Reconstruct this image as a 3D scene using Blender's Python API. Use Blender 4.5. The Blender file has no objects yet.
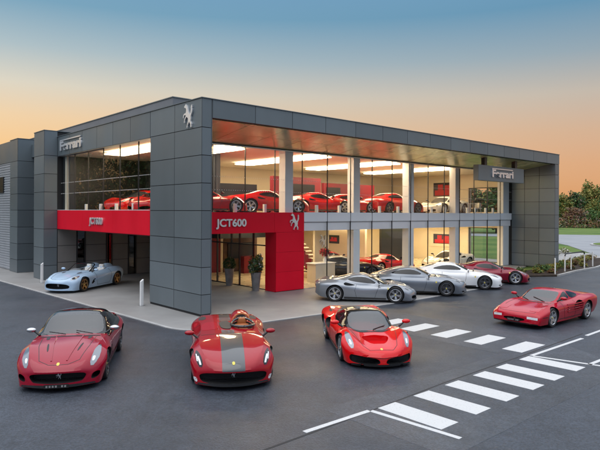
import bpy, bmesh, math, random
import numpy as np
from mathutils import Vector, Matrix
from mathutils.bvhtree import BVHTree
from mathutils.geometry import delaunay_2d_cdt
random.seed(7); rng = np.random.default_rng(7)
R = math.radians
sc = bpy.context.scene
COL = sc.collection

# ------------------------------------------------------------------ materials
def lin(c):
    return tuple(((x/255)/12.92 if x/255 <= .04045 else ((x/255+.055)/1.055)**2.4) for x in c)
M = {}
def pbr(name, col, rough=.5, metal=0., spec=.5, coat=0., coat_r=.03, emit=None, estr=0., ior=None):
    m = bpy.data.materials.new(name); m.use_nodes = True
    b = m.node_tree.nodes['Principled BSDF']
    b.inputs['Base Color'].default_value = (*col, 1)
    b.inputs['Roughness'].default_value = rough
    b.inputs['Metallic'].default_value = metal
    b.inputs['Specular IOR Level'].default_value = spec
    b.inputs['Coat Weight'].default_value = coat
    b.inputs['Coat Roughness'].default_value = coat_r
    if ior: b.inputs['IOR'].default_value = ior
    if emit:
        b.inputs['Emission Color'].default_value = (*emit, 1); b.inputs['Emission Strength'].default_value = estr
    M[name] = m
    return m
def noisy(name, c1, c2, scale=8., rough=.6, detail=6., r2=None, bump=0., bscale=None, metal=0., spec=.5, stretch=None, lo=.35, hi=.65):
    m = pbr(name, c1, rough, metal, spec); nt = m.node_tree; b = nt.nodes['Principled BSDF']
    tc = nt.nodes.new('ShaderNodeTexCoord'); mp = nt.nodes.new('ShaderNodeMapping')
    if stretch: mp.inputs['Scale'].default_value = stretch
    nt.links.new(tc.outputs['Object'], mp.inputs['Vector'])
    n = nt.nodes.new('ShaderNodeTexNoise'); n.inputs['Scale'].default_value = scale; n.inputs['Detail'].default_value = detail
    nt.links.new(mp.outputs[0], n.inputs['Vector'])
    cr = nt.nodes.new('ShaderNodeValToRGB')
    cr.color_ramp.elements[0].position = lo; cr.color_ramp.elements[1].position = hi
    cr.color_ramp.elements[0].color = (*c1, 1); cr.color_ramp.elements[1].color = (*c2, 1)
    nt.links.new(n.outputs['Fac'], cr.inputs[0]); nt.links.new(cr.outputs[0], b.inputs['Base Color'])
    if r2 is not None:
        mr = nt.nodes.new('ShaderNodeMapRange'); mr.inputs[1].default_value = lo; mr.inputs[2].default_value = hi
        mr.inputs[3].default_value = rough; mr.inputs[4].default_value = r2
        nt.links.new(n.outputs['Fac'], mr.inputs[0]); nt.links.new(mr.outputs[0], b.inputs['Roughness'])
    if bump:
        n2 = nt.nodes.new('ShaderNodeTexNoise'); n2.inputs['Scale'].default_value = bscale or scale*6; n2.inputs['Detail'].default_value = 4
        nt.links.new(mp.outputs[0], n2.inputs['Vector'])
        bp = nt.nodes.new('ShaderNodeBump'); bp.inputs['Strength'].default_value = bump; bp.inputs['Distance'].default_value = .01
        nt.links.new(n2.outputs['Fac'], bp.inputs['Height']); nt.links.new(bp.outputs[0], b.inputs['Normal'])
    return m
def glassmat(name, tint=(.93, .95, .95), ior=1.5, rough=.0, gl=(1, 1, 1)):
    m = bpy.data.materials.new(name); m.use_nodes = True; nt = m.node_tree; nt.nodes.clear()
    o = nt.nodes.new('ShaderNodeOutputMaterial'); mx = nt.nodes.new('ShaderNodeMixShader')
    t = nt.nodes.new('ShaderNodeBsdfTransparent'); t.inputs[0].default_value = (*tint, 1)
    g = nt.nodes.new('ShaderNodeBsdfGlossy'); g.inputs['Roughness'].default_value = rough; g.inputs[0].default_value = (*gl, 1)
    lw = nt.nodes.new('ShaderNodeLayerWeight'); lw.inputs[0].default_value = .5
    pw = nt.nodes.new('ShaderNodeMath'); pw.operation = 'POWER'; pw.inputs[1].default_value = 5.; nt.links.new(lw.outputs['Facing'], pw.inputs[0])
    f0 = ((ior-1)/(ior+1))**2; f = nt.nodes.new('ShaderNodeMath'); f.operation = 'MULTIPLY_ADD'; f.inputs[1].default_value = .9-f0; f.inputs[2].default_value = f0; nt.links.new(pw.outputs[0], f.inputs[0])
    nt.links.new(f.outputs[0], mx.inputs[0]); nt.links.new(t.outputs[0], mx.inputs[1]); nt.links.new(g.outputs[0], mx.inputs[2])
    nt.links.new(mx.outputs[0], o.inputs[0]); M[name] = m
    return m
def paint(name, col, flake=.0, rough=.35, coat=1.):
    m = pbr(name, col, rough, flake, .05, coat*.95, .015); m.node_tree.nodes['Principled BSDF'].inputs['Coat IOR'].default_value = 1.46; return m

def asphalt(name, c, seed=0.):
    m = pbr(name, c, .5); nt = m.node_tree; b = nt.nodes['Principled BSDF']; L = nt.links.new
    tc = nt.nodes.new('ShaderNodeTexCoord')
    def noise(scale, detail, rough=.5, stretch=None, rot=0.):
        mp = nt.nodes.new('ShaderNodeMapping'); mp.inputs['Location'].default_value = (seed, seed*.7, 0); mp.inputs['Rotation'].default_value = (0, 0, rot)
        if stretch: mp.inputs['Scale'].default_value = stretch
        L(tc.outputs['Object'], mp.inputs[0]); n = nt.nodes.new('ShaderNodeTexNoise'); n.inputs['Scale'].default_value = scale; n.inputs['Detail'].default_value = detail; n.inputs['Roughness'].default_value = rough
        L(mp.outputs[0], n.inputs['Vector']); return n.outputs['Fac']
    def mrange(x, a, b_, c_, d):
        r = nt.nodes.new('ShaderNodeMapRange'); r.inputs[1].default_value = a; r.inputs[2].default_value = b_; r.inputs[3].default_value = c_; r.inputs[4].default_value = d; L(x, r.inputs[0]); return r.outputs[0]
    def mul(a, b_):
        r = nt.nodes.new('ShaderNodeMath'); r.operation = 'MULTIPLY'; L(a, r.inputs[0]); L(b_, r.inputs[1]); return r.outputs[0]
    v = nt.nodes.new('ShaderNodeTexVoronoi'); v.inputs['Scale'].default_value = 34.; L(tc.outputs['Object'], v.inputs['Vector'])
    sep = nt.nodes.new('ShaderNodeSeparateColor'); L(v.outputs['Color'], sep.inputs[0])
    grain = mrange(sep.outputs[0], 0, 1, .65, 1.42)
    big = mrange(noise(.22, 6), .3, .7, .80, 1.2); mid = mrange(noise(2.2, 8, .7), .3, .7, .78, 1.22)
    trk = mrange(noise(.5, 5, .6, (3.2, .22, 1), .55), .52, .72, 1., .76); trk2 = mrange(noise(.6, 4, .6, (.25, 3., 1), .95), .55, .75, 1., 1.16)
    spots = mrange(noise(.9, 2), .70, .76, 1., .66)
    val = mul(mul(mul(grain, big), mul(mid, trk)), mul(spots, trk2))
    mx = nt.nodes.new('ShaderNodeVectorMath'); mx.operation = 'SCALE'; mx.inputs[0].default_value = c; L(val, mx.inputs['Scale']); L(mx.outputs[0], b.inputs['Base Color'])
    L(mrange(noise(.3, 5), .3, .7, .36, .62), b.inputs['Roughness'])
    bp = nt.nodes.new('ShaderNodeBump'); bp.inputs['Strength'].default_value = .55; bp.inputs['Distance'].default_value = .006; L(v.outputs['Distance'], bp.inputs['Height']); L(bp.outputs[0], b.inputs['Normal'])
asphalt('asphalt', (.026, .032, .044)); asphalt('asphalt_patch', (.036, .042, .054), 5.)
noisy('asphalt_sheen', (.19, .20, .22), (.24, .25, .27), .3, .6, 6, None, .4, 60.)  # paler base colour stands in for the grazing sky reflection on the road
noisy('paving', (.22, .215, .21), (.27, .265, .26), .6, .6, 6, .5, .25, 60.)
noisy('kerbstone', (.30, .30, .30), (.38, .38, .375), 1.5, .75, 5)
noisy('white_line', (.26, .27, .28), (.50, .505, .51), 26., .6, 12, None, .25, 80., lo=.22, hi=.42)
noisy('grass_ground', (.050, .105, .020), (.125, .17, .040), .16, .9, 8, None, .6, 9., spec=.2)
noisy('soil', (.022, .016, .013), (.05, .036, .028), 3., .95, 6, None, .8, 12., spec=.2)
noisy('gravel', (.38, .37, .36), (.16, .16, .16), 6., .9, 6, None, .8, 14.)
noisy('cladding', (.136, .164, .180), (.148, .176, .192), .4, .36, 4, .46, spec=.5, metal=.25)
def per_panel(name, amt=.10, tilt=.012):
    m = M[name]; nt = m.node_tree; b = nt.nodes['Principled BSDF']; L = nt.links.new
    g = nt.nodes.new('ShaderNodeNewGeometry'); lk = b.inputs['Base Color'].links[0]; src = lk.from_socket
    r = nt.nodes.new('ShaderNodeMapRange'); r.inputs[3].default_value = 1-amt; r.inputs[4].default_value = 1+amt; L(g.outputs['Random Per Island'], r.inputs[0])
    tc = nt.nodes.new('ShaderNodeTexCoord'); mp = nt.nodes.new('ShaderNodeMapping'); mp.inputs['Scale'].default_value = (.9, .9, .3); L(tc.outputs['Object'], mp.inputs[0])
    n = nt.nodes.new('ShaderNodeTexNoise'); n.inputs['Scale'].default_value = 1.3; n.inputs['Detail'].default_value = 7; L(mp.outputs[0], n.inputs['Vector'])
    r2 = nt.nodes.new('ShaderNodeMapRange'); r2.inputs[1].default_value = .35; r2.inputs[2].default_value = .7; r2.inputs[3].default_value = 1.02; r2.inputs[4].default_value = .965; L(n.outputs['Fac'], r2.inputs[0])
    mm = nt.nodes.new('ShaderNodeMath'); mm.operation = 'MULTIPLY'; L(r.outputs[0], mm.inputs[0]); L(r2.outputs[0], mm.inputs[1])
    v = nt.nodes.new('ShaderNodeVectorMath'); v.operation = 'SCALE'; L(src, v.inputs[0]); L(mm.outputs[0], v.inputs['Scale']); L(v.outputs[0], b.inputs['Base Color'])
    n2 = nt.nodes.new('ShaderNodeTexNoise'); n2.inputs['Scale'].default_value = .9; n2.inputs['Detail'].default_value = 1; L(tc.outputs['Object'], n2.inputs['Vector'])
    bp = nt.nodes.new('ShaderNodeBump'); bp.inputs['Strength'].default_value = .25; bp.inputs['Distance'].default_value = .02; L(n2.outputs['Fac'], bp.inputs['Height']); L(bp.outputs[0], b.inputs['Normal'])
per_panel('cladding', .11)
noisy('cladding_warm', (.17, .16, .15), (.20, .19, .18), .4, .45, 4, .5, metal=.2)
pbr('joint_black', (.012, .012, .014), .7)
noisy('screen_grey', (.15, .16, .18), (.18, .19, .21), .6, .5, 4)
noisy('roof_membrane', (.10, .105, .11), (.13, .135, .14), .8, .8, 5)
noisy('corrugated', (.36, .38, .41), (.40, .42, .45), 1., .45, 4, metal=.2)
noisy('soffit_bronze', (.50, .53, .23), (.74, .76, .43), .45, .18, 5, .34, metal=.2, stretch=(1, .3, 1)); per_panel('soffit_bronze', .12)
noisy('red_panel', (.72, .004, .024), (.78, .006, .028), .5, .34, 3, .42, spec=.2); per_panel('red_panel', .04)
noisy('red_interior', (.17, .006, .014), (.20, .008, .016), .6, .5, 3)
noisy('white_band', (.80, .82, .85), (.84, .86, .89), .5, .3, 3)
noisy('white_column', (.76, .76, .77), (.80, .80, .81), 1., .5, 3)
noisy('cream_wall', (.70, .61, .46), (.74, .65, .50), .6, .7, 4)
noisy('cream_ceiling', (.80, .74, .62), (.84, .78, .66), .6, .8, 4)
noisy('showroom_floor', (.55, .45, .30), (.60, .50, .34), 1.2, .25, 4, .32)
noisy('dark_floor', (.05, .045, .04), (.08, .07, .06), 1.2, .4, 4)
noisy('dark_panel', (.006, .007, .009), (.011, .012, .014), .8, .35, 4)
noisy('curtain_grey', (.03, .038, .046), (.055, .065, .075), 1.5, .8, 4, stretch=(4, 4, .3))
pbr('black_frame', (.014, .014, .016), .4)
pbr('steel', (.55, .56, .58), .3, 1.)
pbr('letter_steel', (.80, .81, .83), .28, .55)
pbr('white_paint', (.72, .72, .71), .45)
pbr('light_panel', (.9, .85, .7), .6, emit=(1., .84, .57), estr=10.)
pbr('light_panel_dim', (.9, .85, .7), .6, emit=(1., .83, .54), estr=4.)
pbr('ground_light', (.9, .85, .7), .6, emit=(1., .78, .46), estr=7.)
glassmat('window_glass')
glassmat('dark_glass', (.35, .38, .40), 1.6)
noisy('stone_pot', (.20, .19, .18), (.28, .27, .26), 4., .8, 5, None, .3)
noisy('timber', (.10, .05, .025), (.16, .08, .04), 3., .5, 5, stretch=(1, 6, 1))
pbr('upholstery', (.70, .66, .58), .7)
pbr('picture_red', (.50, .01, .01), .5); pbr('picture_dark', (.03, .025, .03), .5); pbr('picture_mount', (.72, .66, .52), .6)
# cars
paint('red_deep', (.27, .001, .017)); paint('red_rosso', (.30, .001, .009)); paint('red_bright', (.56, .002, .004)); paint('red_classic', (.38, .001, .014))
paint('red_show', (.48, .002, .004)); paint('red_dark_metal', (.20, .002, .018), .1)
paint('ice_blue', (.38, .52, .68), .05); paint('silver', (.27, .29, .32), .5, .30); paint('grey_silver', (.19, .21, .24), .5, .30)
paint('pearl_white', (.76, .77, .78), .0); paint('ivory_white', (.74, .70, .60)); paint('midnight', (.018, .020, .030), .3)
paint('gloss_black', (.008, .008, .009), 0, .15); pbr('stripe_grey', (.055, .058, .062), .35, .1, .2, 1.)
pbr('car_glass', (.022, .027, .032), .03, 0., .8, ior=1.75)
glassmat('screen_glass', (.30,.33,.35), 2.05)
pbr('side_glass', (.008, .009, .011), .03, 0., .4, ior=1.5)
pbr('black_plastic', (.010, .010, .011), .5); pbr('mesh_black', (.016, .016, .017), .55)
pbr('carbon', (.014, .014, .015), .25, 0, .5, .6)
pbr('tyre_rubber', (.012, .012, .013), .75)
pbr('rim_silver', (.50, .51, .53), .3, .85); pbr('rim_dark', (.16, .165, .175), .3, .9); pbr('rim_gold', (.30, .185, .085), .35, .8)
pbr('disc_grey', (.10, .10, .10), .4, .8)
pbr('lamp_glass', (.20, .215, .24), .08, .5, .8, .8); pbr('lamp_white', (.82, .84, .86), .15, .1, .8, .5)
pbr('tail_red', (.30, .008, .008), .15, 0, .6, .6)
pbr('leather_tan', (.42, .13, .035), .55); pbr('leather_cream', (.72, .70, .66), .55); pbr('dark_seat', (.06,.05,.05), .6); pbr('leather_black', (.015, .015, .016), .55)
pbr('badge_yellow', (.62, .52, .08), .35); pbr('plate_black', (.012, .012, .012), .4); pbr('plate_text', (.22, .22, .22), .5)
# plants
noisy('leaf_green', (0.051, 0.115, 0.032), (0.108, 0.189, 0.051), 1.2, .7, 4, spec=.25)
noisy('leaf_dark', (0.038, 0.074, 0.030), (0.070, 0.119, 0.043), 1.2, .7, 4, spec=.25)
noisy('leaf_olive', (0.162, 0.162, 0.043), (0.257, 0.230, 0.061), 1.2, .7, 4, spec=.25)
noisy('leaf_rust', (0.176, 0.084, 0.049), (0.243, 0.124, 0.068), 1.2, .7, 4, spec=.25)
noisy('leaf_plum', (0.135, 0.101, 0.092), (0.203, 0.149, 0.121), 1.2, .7, 4, spec=.25)
noisy('leaf_gold', (.20, .14, .025), (.28, .20, .04), 1.2, .7, 4, spec=.25)
noisy('bark', (.035, .026, .020), (.07, .055, .042), 5., .9, 5)
pbr('petal_red', (.45, .01, .015), .5); pbr('petal_pale', (.62, .60, .56), .6)

# ------------------------------------------------------------------ helpers
class MB:
    def __init__(s): s.bm = bmesh.new(); s.mats = []
    def mi(s, m):
        if m not in s.mats: s.mats.append(m)
        return s.mats.index(m)
    def box(s, x0, x1, y0, y1, z0, z1, m=None):
        v = [s.bm.verts.new(p) for p in ((x0,y0,z0),(x1,y0,z0),(x1,y1,z0),(x0,y1,z0),(x0,y0,z1),(x1,y0,z1),(x1,y1,z1),(x0,y1,z1))]
        for q in ((0,3,2,1),(4,5,6,7),(0,1,5,4),(1,2,6,5),(2,3,7,6),(3,0,4,7)):
            f = s.bm.faces.new([v[i] for i in q])
            if m: f.material_index = s.mi(m)
        return v
    def prism(s, poly, z0, z1, m=None):                      # poly in xy, extruded in z
        a = [s.bm.verts.new((p[0], p[1], z0)) for p in poly]; b = [s.bm.verts.new((p[0], p[1], z1)) for p in poly]
        n = len(poly); fs = [s.bm.faces.new(a[::-1]), s.bm.faces.new(b)]
        for i in range(n): fs.append(s.bm.faces.new((a[i], a[(i+1) % n], b[(i+1) % n], b[i])))
        if m:
            for f in fs: f.material_index = s.mi(m)
    def quad(s, pts, m=None):
        f = s.bm.faces.new([s.bm.verts.new(p) for p in pts])
        if m: f.material_index = s.mi(m)
    def tube(s, pts, r, n=8, m=None, cap=True):
        rings = []
        for i, p in enumerate(pts):
            p = Vector(p); d = (Vector(pts[min(i+1, len(pts)-1)]) - Vector(pts[max(i-1, 0)])).normalized()
            a = d.orthogonal().normalized(); b = d.cross(a); rr = r[i] if isinstance(r, (list, tuple)) else r
            rings.append([s.bm.verts.new(p + a*rr*math.cos(2*math.pi*k/n) + b*rr*math.sin(2*math.pi*k/n)) for k in range(n)])
        # keep the rings aligned
        fs = []
        for A, B in zip(rings, rings[1:]):
            o = min(range(n), key=lambda k: (A[0].co - B[k].co).length)
            for k in range(n): fs.append(s.bm.faces.new((A[k], A[(k+1) % n], B[(k+1+o) % n], B[(k+o) % n])))
        if cap: fs += [s.bm.faces.new(rings[0][::-1]), s.bm.faces.new(rings[-1])]
        if m:
            for f in fs: f.material_index = s.mi(m)
    def lathe(s, prof, n=32, axis='z', c=(0,0,0), m=None, close=False):
        rings = []
        for r, h in prof:
            ring = []
            for k in range(n):
                a = 2*math.pi*k/n; x, y = r*math.cos(a), r*math.sin(a)
                p = (x, y, h) if axis == 'z' else ((x, h, y) if axis == 'y' else (h, x, y))
                ring.append(s.bm.verts.new(Vector(p)+Vector(c)))
            rings.append(ring)
        prs = list(zip(rings, rings[1:])) + ([(rings[-1], rings[0])] if close else [])
        for A, B in prs:
            for k in range(n):
                f = s.bm.faces.new((A[k], A[(k+1) % n], B[(k+1) % n], B[k]))
                if m: f.material_index = s.mi(m)
    def build(s, name, m=None, parent=None, smooth=None, bevel=0., loc=None, rz=None):
        bmesh.ops.recalc_face_normals(s.bm, faces=s.bm.faces)
        if bevel: bmesh.ops.bevel(s.bm, geom=[e for e in s.bm.edges if len(e.link_faces) == 2 and e.calc_face_angle(0) > .6], offset=bevel, segments=2, affect='EDGES', profile=.6)
        me = bpy.data.meshes.new(name); s.bm.to_mesh(me); s.bm.free()
        for k in (s.mats or [m]): me.materials.append(M[k] if isinstance(k, str) else k)
        o = bpy.data.objects.new(name, me); COL.objects.link(o)
        if smooth is not None:
            me.shade_smooth(); me.set_sharp_from_angle(angle=R(smooth))
        if parent: o.parent = parent
        if loc is not None: o.location = loc
        if rz is not None: o.rotation_euler = (0, 0, rz)
        return o
def tag(o, label=None, cat=None, group=None, kind=None):
    if label: o['label'] = label
    if cat: o['category'] = cat
    if group: o['group'] = group
    if kind: o['kind'] = kind
    return o
def empty(name, loc=(0,0,0), rz=0):
    o = bpy.data.objects.new(name, None); COL.objects.link(o); o.location = loc; o.rotation_euler = (0, 0, rz); o.empty_display_size = .2
    return o
def copy_tree(o, parent=None):
    c = o.copy(); COL.objects.link(c); c.parent = parent
    for ch in list(o.children): copy_tree(ch, c)
    return c
def repaint(o, old, new):
    if o.type == 'MESH':
        for s in o.material_slots:
            if s.material and s.material.name in old:
                n = M[new]; s.link = 'OBJECT'; s.material = n
    for ch in o.children: repaint(ch, old, new)

# building frame: u along the front, v away from it
TH = .729; CX, CY = -3.630, 20.962
UU = (math.cos(TH), math.sin(TH))
def W(u, v, z=0.): return (CX + UU[0]*u - UU[1]*v, CY + UU[1]*u + UU[0]*v, z)
def bframe(o):
    o.location = W(0, 0); o.rotation_euler = (0, 0, TH); return o

# ------------------------------------------------------------------ ground
g = MB(); g.quad([(-900,-300,-.05),(900,-300,-.05),(900,1400,-.05),(-900,1400,-.05)])
g.build('ground', 'grass_ground')['kind'] = 'structure'
def uvpoly(pts): return [W(u, v)[:2] for u, v in pts]
def sheet(name, poly, z, m, bottom=-.25):
    b = MB(); b.prism(poly, bottom, z, m); o = b.build(name, m); o['kind'] = 'structure'; return o
# forecourt: a wide asphalt field in front, left and right of the building
sheet('forecourt', [(-70,-40),(60,-40),(60,36),(46,50),(27.0,50.6),(21.2,41.6),W(29,-1.6)[:2],W(24,-2.4)[:2],W(22,-1.0)[:2],W(16,4)[:2],W(5,34)[:2],(-60,75),(-70,40)], 0., 'asphalt')
# access road beyond
def arcpts(c, r, a0, a1, n): return [(c[0]+r*math.cos(R(a0+(a1-a0)*i/n)), c[1]+r*math.sin(R(a0+(a1-a0)*i/n))) for i in range(n+1)]
sheet('access_road', [(27.0,50.6),(46,50),(60,36),(90,36),(130,80),(120,96),(60,103),(20,112),(-40,126),(-42,118),(20,104),(34,96),(36,86),(33,70)], .004, 'asphalt_sheen')
# grass island in the road with its kerb
isl = [(35.5,69),(38,62),(43,58.5),(52,58),(62,62),(66,70),(58,75),(44,75.5),(38,73.5)]
def offs(poly, d):
    cx = sum(p[0] for p in poly)/len(poly); cy = sum(p[1] for p in poly)/len(poly)
    return [(p[0]+(p[0]-cx)/math.hypot(p[0]-cx,p[1]-cy)*d, p[1]+(p[1]-cy)/math.hypot(p[0]-cx,p[1]-cy)*d) for p in poly]
def chaikin(p, n=2, closed=True):
    for _ in range(n):
        q = []; m = len(p)
        for i in range(m if closed else m-1):
            a, b = p[i], p[(i+1) % m]
            q += [tuple(.75*a[k]+.25*b[k] for k in range(len(a))), tuple(.25*a[k]+.75*b[k] for k in range(len(a)))]
        p = q if closed else [p[0]]+q+[p[-1]]
    return p
sheet('island_kerb', chaikin(offs(isl, .35)), .12, 'kerbstone'); sheet('island_grass', chaikin(isl), .17, 'grass_ground')
# paving round the building, flush with a pale kerb line
kerb = [(-2.85,44),(-2.67,16.5),(-2.3,8.1),(-2.05,2.6),(-1.95,.6)] + chaikin([(-1.95,.6),(-1.85,-1.95),(.2,-2.2)], 3, False)[1:-1] + [(.2,-2.2),(4,-2.45),(9.8,-2.6),(15.2,-2.4),(19,-2.1),(22.2,-1.62)]
def off_line(line, d):
    out = []
    for i, p in enumerate(line):
        a, b = line[max(i-1,0)], line[min(i+1,len(line)-1)]; dx, dy = b[0]-a[0], b[1]-a[1]; l = math.hypot(dx, dy)
        out.append((p[0]-dy/l*d, p[1]+dx/l*d))
    return out
inner = off_line(kerb, .12)
pav = uvpoly(inner + [(22.4,-1.2),(22.6,.3),(33,3.2),(33,40),(-2,44)])
sheet('pavement', pav, .022, 'paving')
ks = MB(); A = uvpoly(kerb); B = uvpoly(inner)
for i in range(len(A)-1):
    ks.prism([A[i], A[i+1], B[i+1], B[i]], -.2, .028, 'kerbstone')
bmesh.ops.remove_doubles(ks.bm, verts=ks.bm.verts, dist=.0005)
ks.build('pavement_kerb', 'kerbstone')['kind'] = 'structure'
# planting bed at the far end
bedp = [(22.5,-1.3),(24.3,-2.3),(28,-1.85),(31.6,-1.75),(36,-1.0),(42,1.4),(36,2.4),(29.3,.55),(22.7,.2)]
sheet('planting_bed', uvpoly(offs(bedp, -.05)), .07, 'soil')
bk = MB(); q = [(24.3,-2.3),(28,-1.85),(31.6,-1.75),(36,-1.0),(42,1.4)]; q1 = uvpoly(off_line(q, -.16)); q0 = uvpoly(q)
for i in range(len(q)-1): bk.prism([q1[i], q1[i+1], q0[i+1], q0[i]], -.2, .11, 'kerbstone')
bk.build('bed_kerb', 'kerbstone')['kind'] = 'structure'
sheet('gravel_strip', uvpoly([(36.2,2.5),(42.2,1.5),(47,4.6),(47,9),(33.5,6.5),(33.2,3.4)]), .03, 'gravel')
sheet('asphalt_patch', uvpoly([(-3.4,-12.9),(4.6,-12.9),(6.4,-9.9),(6.4,-3.7),(3.6,-3.7),(3.4,-10.0),(-3.4,-10.0)]), .002, 'asphalt_patch', -.2)
# painted markings
def marks(name, polys, z=.005):
    b = MB()
    for p in polys: b.prism(p, -.1, z, 'white_line')
    o = b.build(name, 'white_line'); o['kind'] = 'structure'; return o
marks('zebra_crossing', [uvpoly([(u,-12.12),(u+.55,-12.12),(u+.55,-10.63),(u,-10.63)]) for u in (-2.52,-1.36,-.2,.97,2.03,3.24)])
marks('zebra_crossing', [uvpoly([(4.0,v),(5.44,v),(5.44,v+.6),(4.0,v+.6)]) for v in (-10.32,-9.07,-7.87,-6.63,-5.42,-4.2)])
def strip(p, q, w):
    dx, dy = q[0]-p[0], q[1]-p[1]; l = math.hypot(dx, dy); nx, ny = -dy/l*w/2, dx/l*w/2
    return [(p[0]-nx,p[1]-ny),(q[0]-nx,q[1]-ny),(q[0]+nx,q[1]+ny),(p[0]+nx,p[1]+ny)]
marks('road_marking', [strip((6.36,15.6),(8.85,17.8),.11), strip((9.18,18.2),(10.6,19.5),.11), strip((6.40,15.56),(9.3,13.45),.11), strip((7.5,14.71),(9.6,16.5),.11),
      strip((1.38,11.2),(.1,10.1),.11), strip((1.42,11.2),(2.8,9.85),.11), strip((11.2,20.1),(13.4,22.1),.11)], .006)
sm = MB(); sp = [(-6,4.2),(1.48,11.26),(3.33,13.07),(5.99,15.48),(9.2,18.5)]
for a, b in zip(sp, sp[1:]): sm.prism(strip(a, b, .05), -.1, .003, 'joint_black')
sm.build('asphalt_seam', 'joint_black')['kind'] = 'structure'

# ------------------------------------------------------------------ building
ZT, ZF, ZH, ZS, ZB, VG = 8.11, 7.41, 6.92, 3.90, 2.92, 3.25
bld = bframe(empty('car_showroom')); tag(bld, 'two storey glass and dark grey panel car showroom lit from inside', 'building')
def part(name, b, m=None, parent=bld, **k): return b.build(name, m, parent, **k)
JZ = [.10,.83,1.84,2.889,3.945,4.97,6.0,7.035,ZT]
def panels(b, plane, c, a0, a1, zs, acuts, t=.03, m='cladding', g=.009):
    """cladding cassettes standing t proud of a backing face at plane coordinate c (sign of t = outward)"""
    cuts = [a0]+list(acuts)+[a1]
    for z0, z1 in zip(zs, zs[1:]):
        for x0, x1 in zip(cuts, cuts[1:]):
            lo, hi = min(c, c+t), max(c, c+t)
            if plane == 'u': b.box(lo, hi, x0+g, x1-g, z0+g, z1-g, m)
            else: b.box(x0+g, x1-g, lo, hi, z0+g, z1-g, m)
# corner column
b = MB(); b.box(.03,.42,.03,4.04,0.,ZT-.02,'joint_black')
panels(b,'u',.03,0,4.04,JZ,[2.0],-.03); panels(b,'v',.03,0,.42,JZ,[],-.03)
b.box(.03,.42,4.041,4.07,.1,ZT-.02,'cladding'); b.box(.421,.45,.0,4.07,.1,ZT-.02,'cladding')
part('corner_column', b, bevel=.004)
# fascias
b = MB(); UF = [.45]+[2.47+1.95*i for i in range(14)]
b.box(.46,29.1,.03,.30,ZF+.02,ZT-.02,'joint_black'); panels(b,'v',.03,.46,29.78,[ZF,ZT],[x for x in UF[1:] if x < 29],-.03)
part('front_fascia', b, bevel=.004)
b = MB(); b.box(.03,.30,4.08,15.26,7.03,ZT-.02,'joint_black'); panels(b,'u',.03,4.05,15.26,[7.008,ZT],[5.95,7.8,9.7,11.6,13.4],-.03)
part('side_fascia', b, bevel=.004)
# roof with parapet cap and the set back plant screen
b = MB(); b.box(.35,29.5,.35,30,ZT-.28,ZT-.12,'roof_membrane'); b.box(-.03,.36,-.03,15.3,ZT,ZT+.03,'cladding'); b.box(.36,29.8,-.03,.36,ZT,ZT+.03,'cladding')
b.box(29.45,29.8,.36,30,ZT-.6,ZT+.03,'cladding')
rf = part('roof', b)
b = MB(); b.box(1.0,20,3.95,26,ZT-.11,8.84,'screen_grey'); b.box(.97,20.03,3.92,26.03,8.84,8.88,'cladding')
b.build('plant_screen', None, rf)
# soffit sloping down to the glass
b = MB(); 
for u0, u1 in zip(UF, UF[1:]+[29.06]):
    if u1-u0 < .1: continue
    for v0, v1 in ((.31,1.75),(1.77,VG-.02)):
        za, zb_ = ZF+.0-(v0-.3)*.145, ZF-(v1-.3)*.145
        vs = [b.bm.verts.new(p) for p in ((u0+.012,v0,za),(u1-.012,v0,za),(u1-.012,v1,zb_),(u0+.012,v1,zb_),(u0+.012,v0,za+.03),(u1-.012,v0,za+.03),(u1-.012,v1,zb_+.03),(u0+.012,v1,zb_+.03))]
        for q in ((0,3,2,1),(4,5,6,7),(0,1,5,4),(1,2,6,5),(2,3,7,6),(3,0,4,7)): b.bm.faces.new([vs[i] for i in q]).material_index = b.mi('soffit_bronze')
b.box(.46,29.06,.305,VG,ZF+.06,ZF+.1,'joint_black')
part('soffit', b)
# end wall
EZ = [.05,.95,1.9,2.85,3.8,4.75,5.7,6.65,ZF]
b = MB(); b.box(29.14,29.72,.03,VG+.3,0.02,ZT-.64,'joint_black')
panels(b,'u',29.14,.0,VG,EZ,[1.15,2.25],-.03); panels(b,'v',.03,29.11,29.75,EZ,[],-.03); panels(b,'u',29.72,0,VG+.3,EZ,[1.2],.03)
part('end_wall', b, bevel=.004)
# gable wall with its two window openings
b = MB(); b.box(29.2,29.6,7.0,30,0,ZT-.64); b.box(29.2,29.6,3.56,3.95,0,ZT-.64); b.box(29.2,29.6,3.95,7.0,2.78,3.98); b.box(29.2,29.6,3.95,7.0,5.92,ZT-.64)
b.box(29.2,29.6,3.95,7.0,0,.06)
gw = part('gable_wall', b, 'cream_wall')
b = MB(); panels(b,'u',29.605,7.0,30,EZ,[8.5,10,11.5,13,14.5,17,20,23,26],.05); part('gable_cladding', b)
for z0, z1 in ((.06,2.78),(3.98,5.92)):
    b = MB(); t = .06
    for a, c in ((3.95,4.01),(5.4,5.47),(6.94,7.0)): b.box(29.36,29.44,a,c,z0,z1)
    b.box(29.36,29.44,4.01,5.4,z0,z0+t); b.box(29.36,29.44,5.47,6.94,z0,z0+t); b.box(29.36,29.44,4.01,5.4,z1-t,z1); b.box(29.36,29.44,5.47,6.94,z1-t,z1)
    f = b.build('window', 'black_frame', gw)
    b = MB(); b.quad([(29.39,4.01,z0+t),(29.39,6.94,z0+t),(29.39,6.94,z1-t),(29.39,4.01,z1-t)]); b.build('pane', 'window_glass', f)
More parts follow.
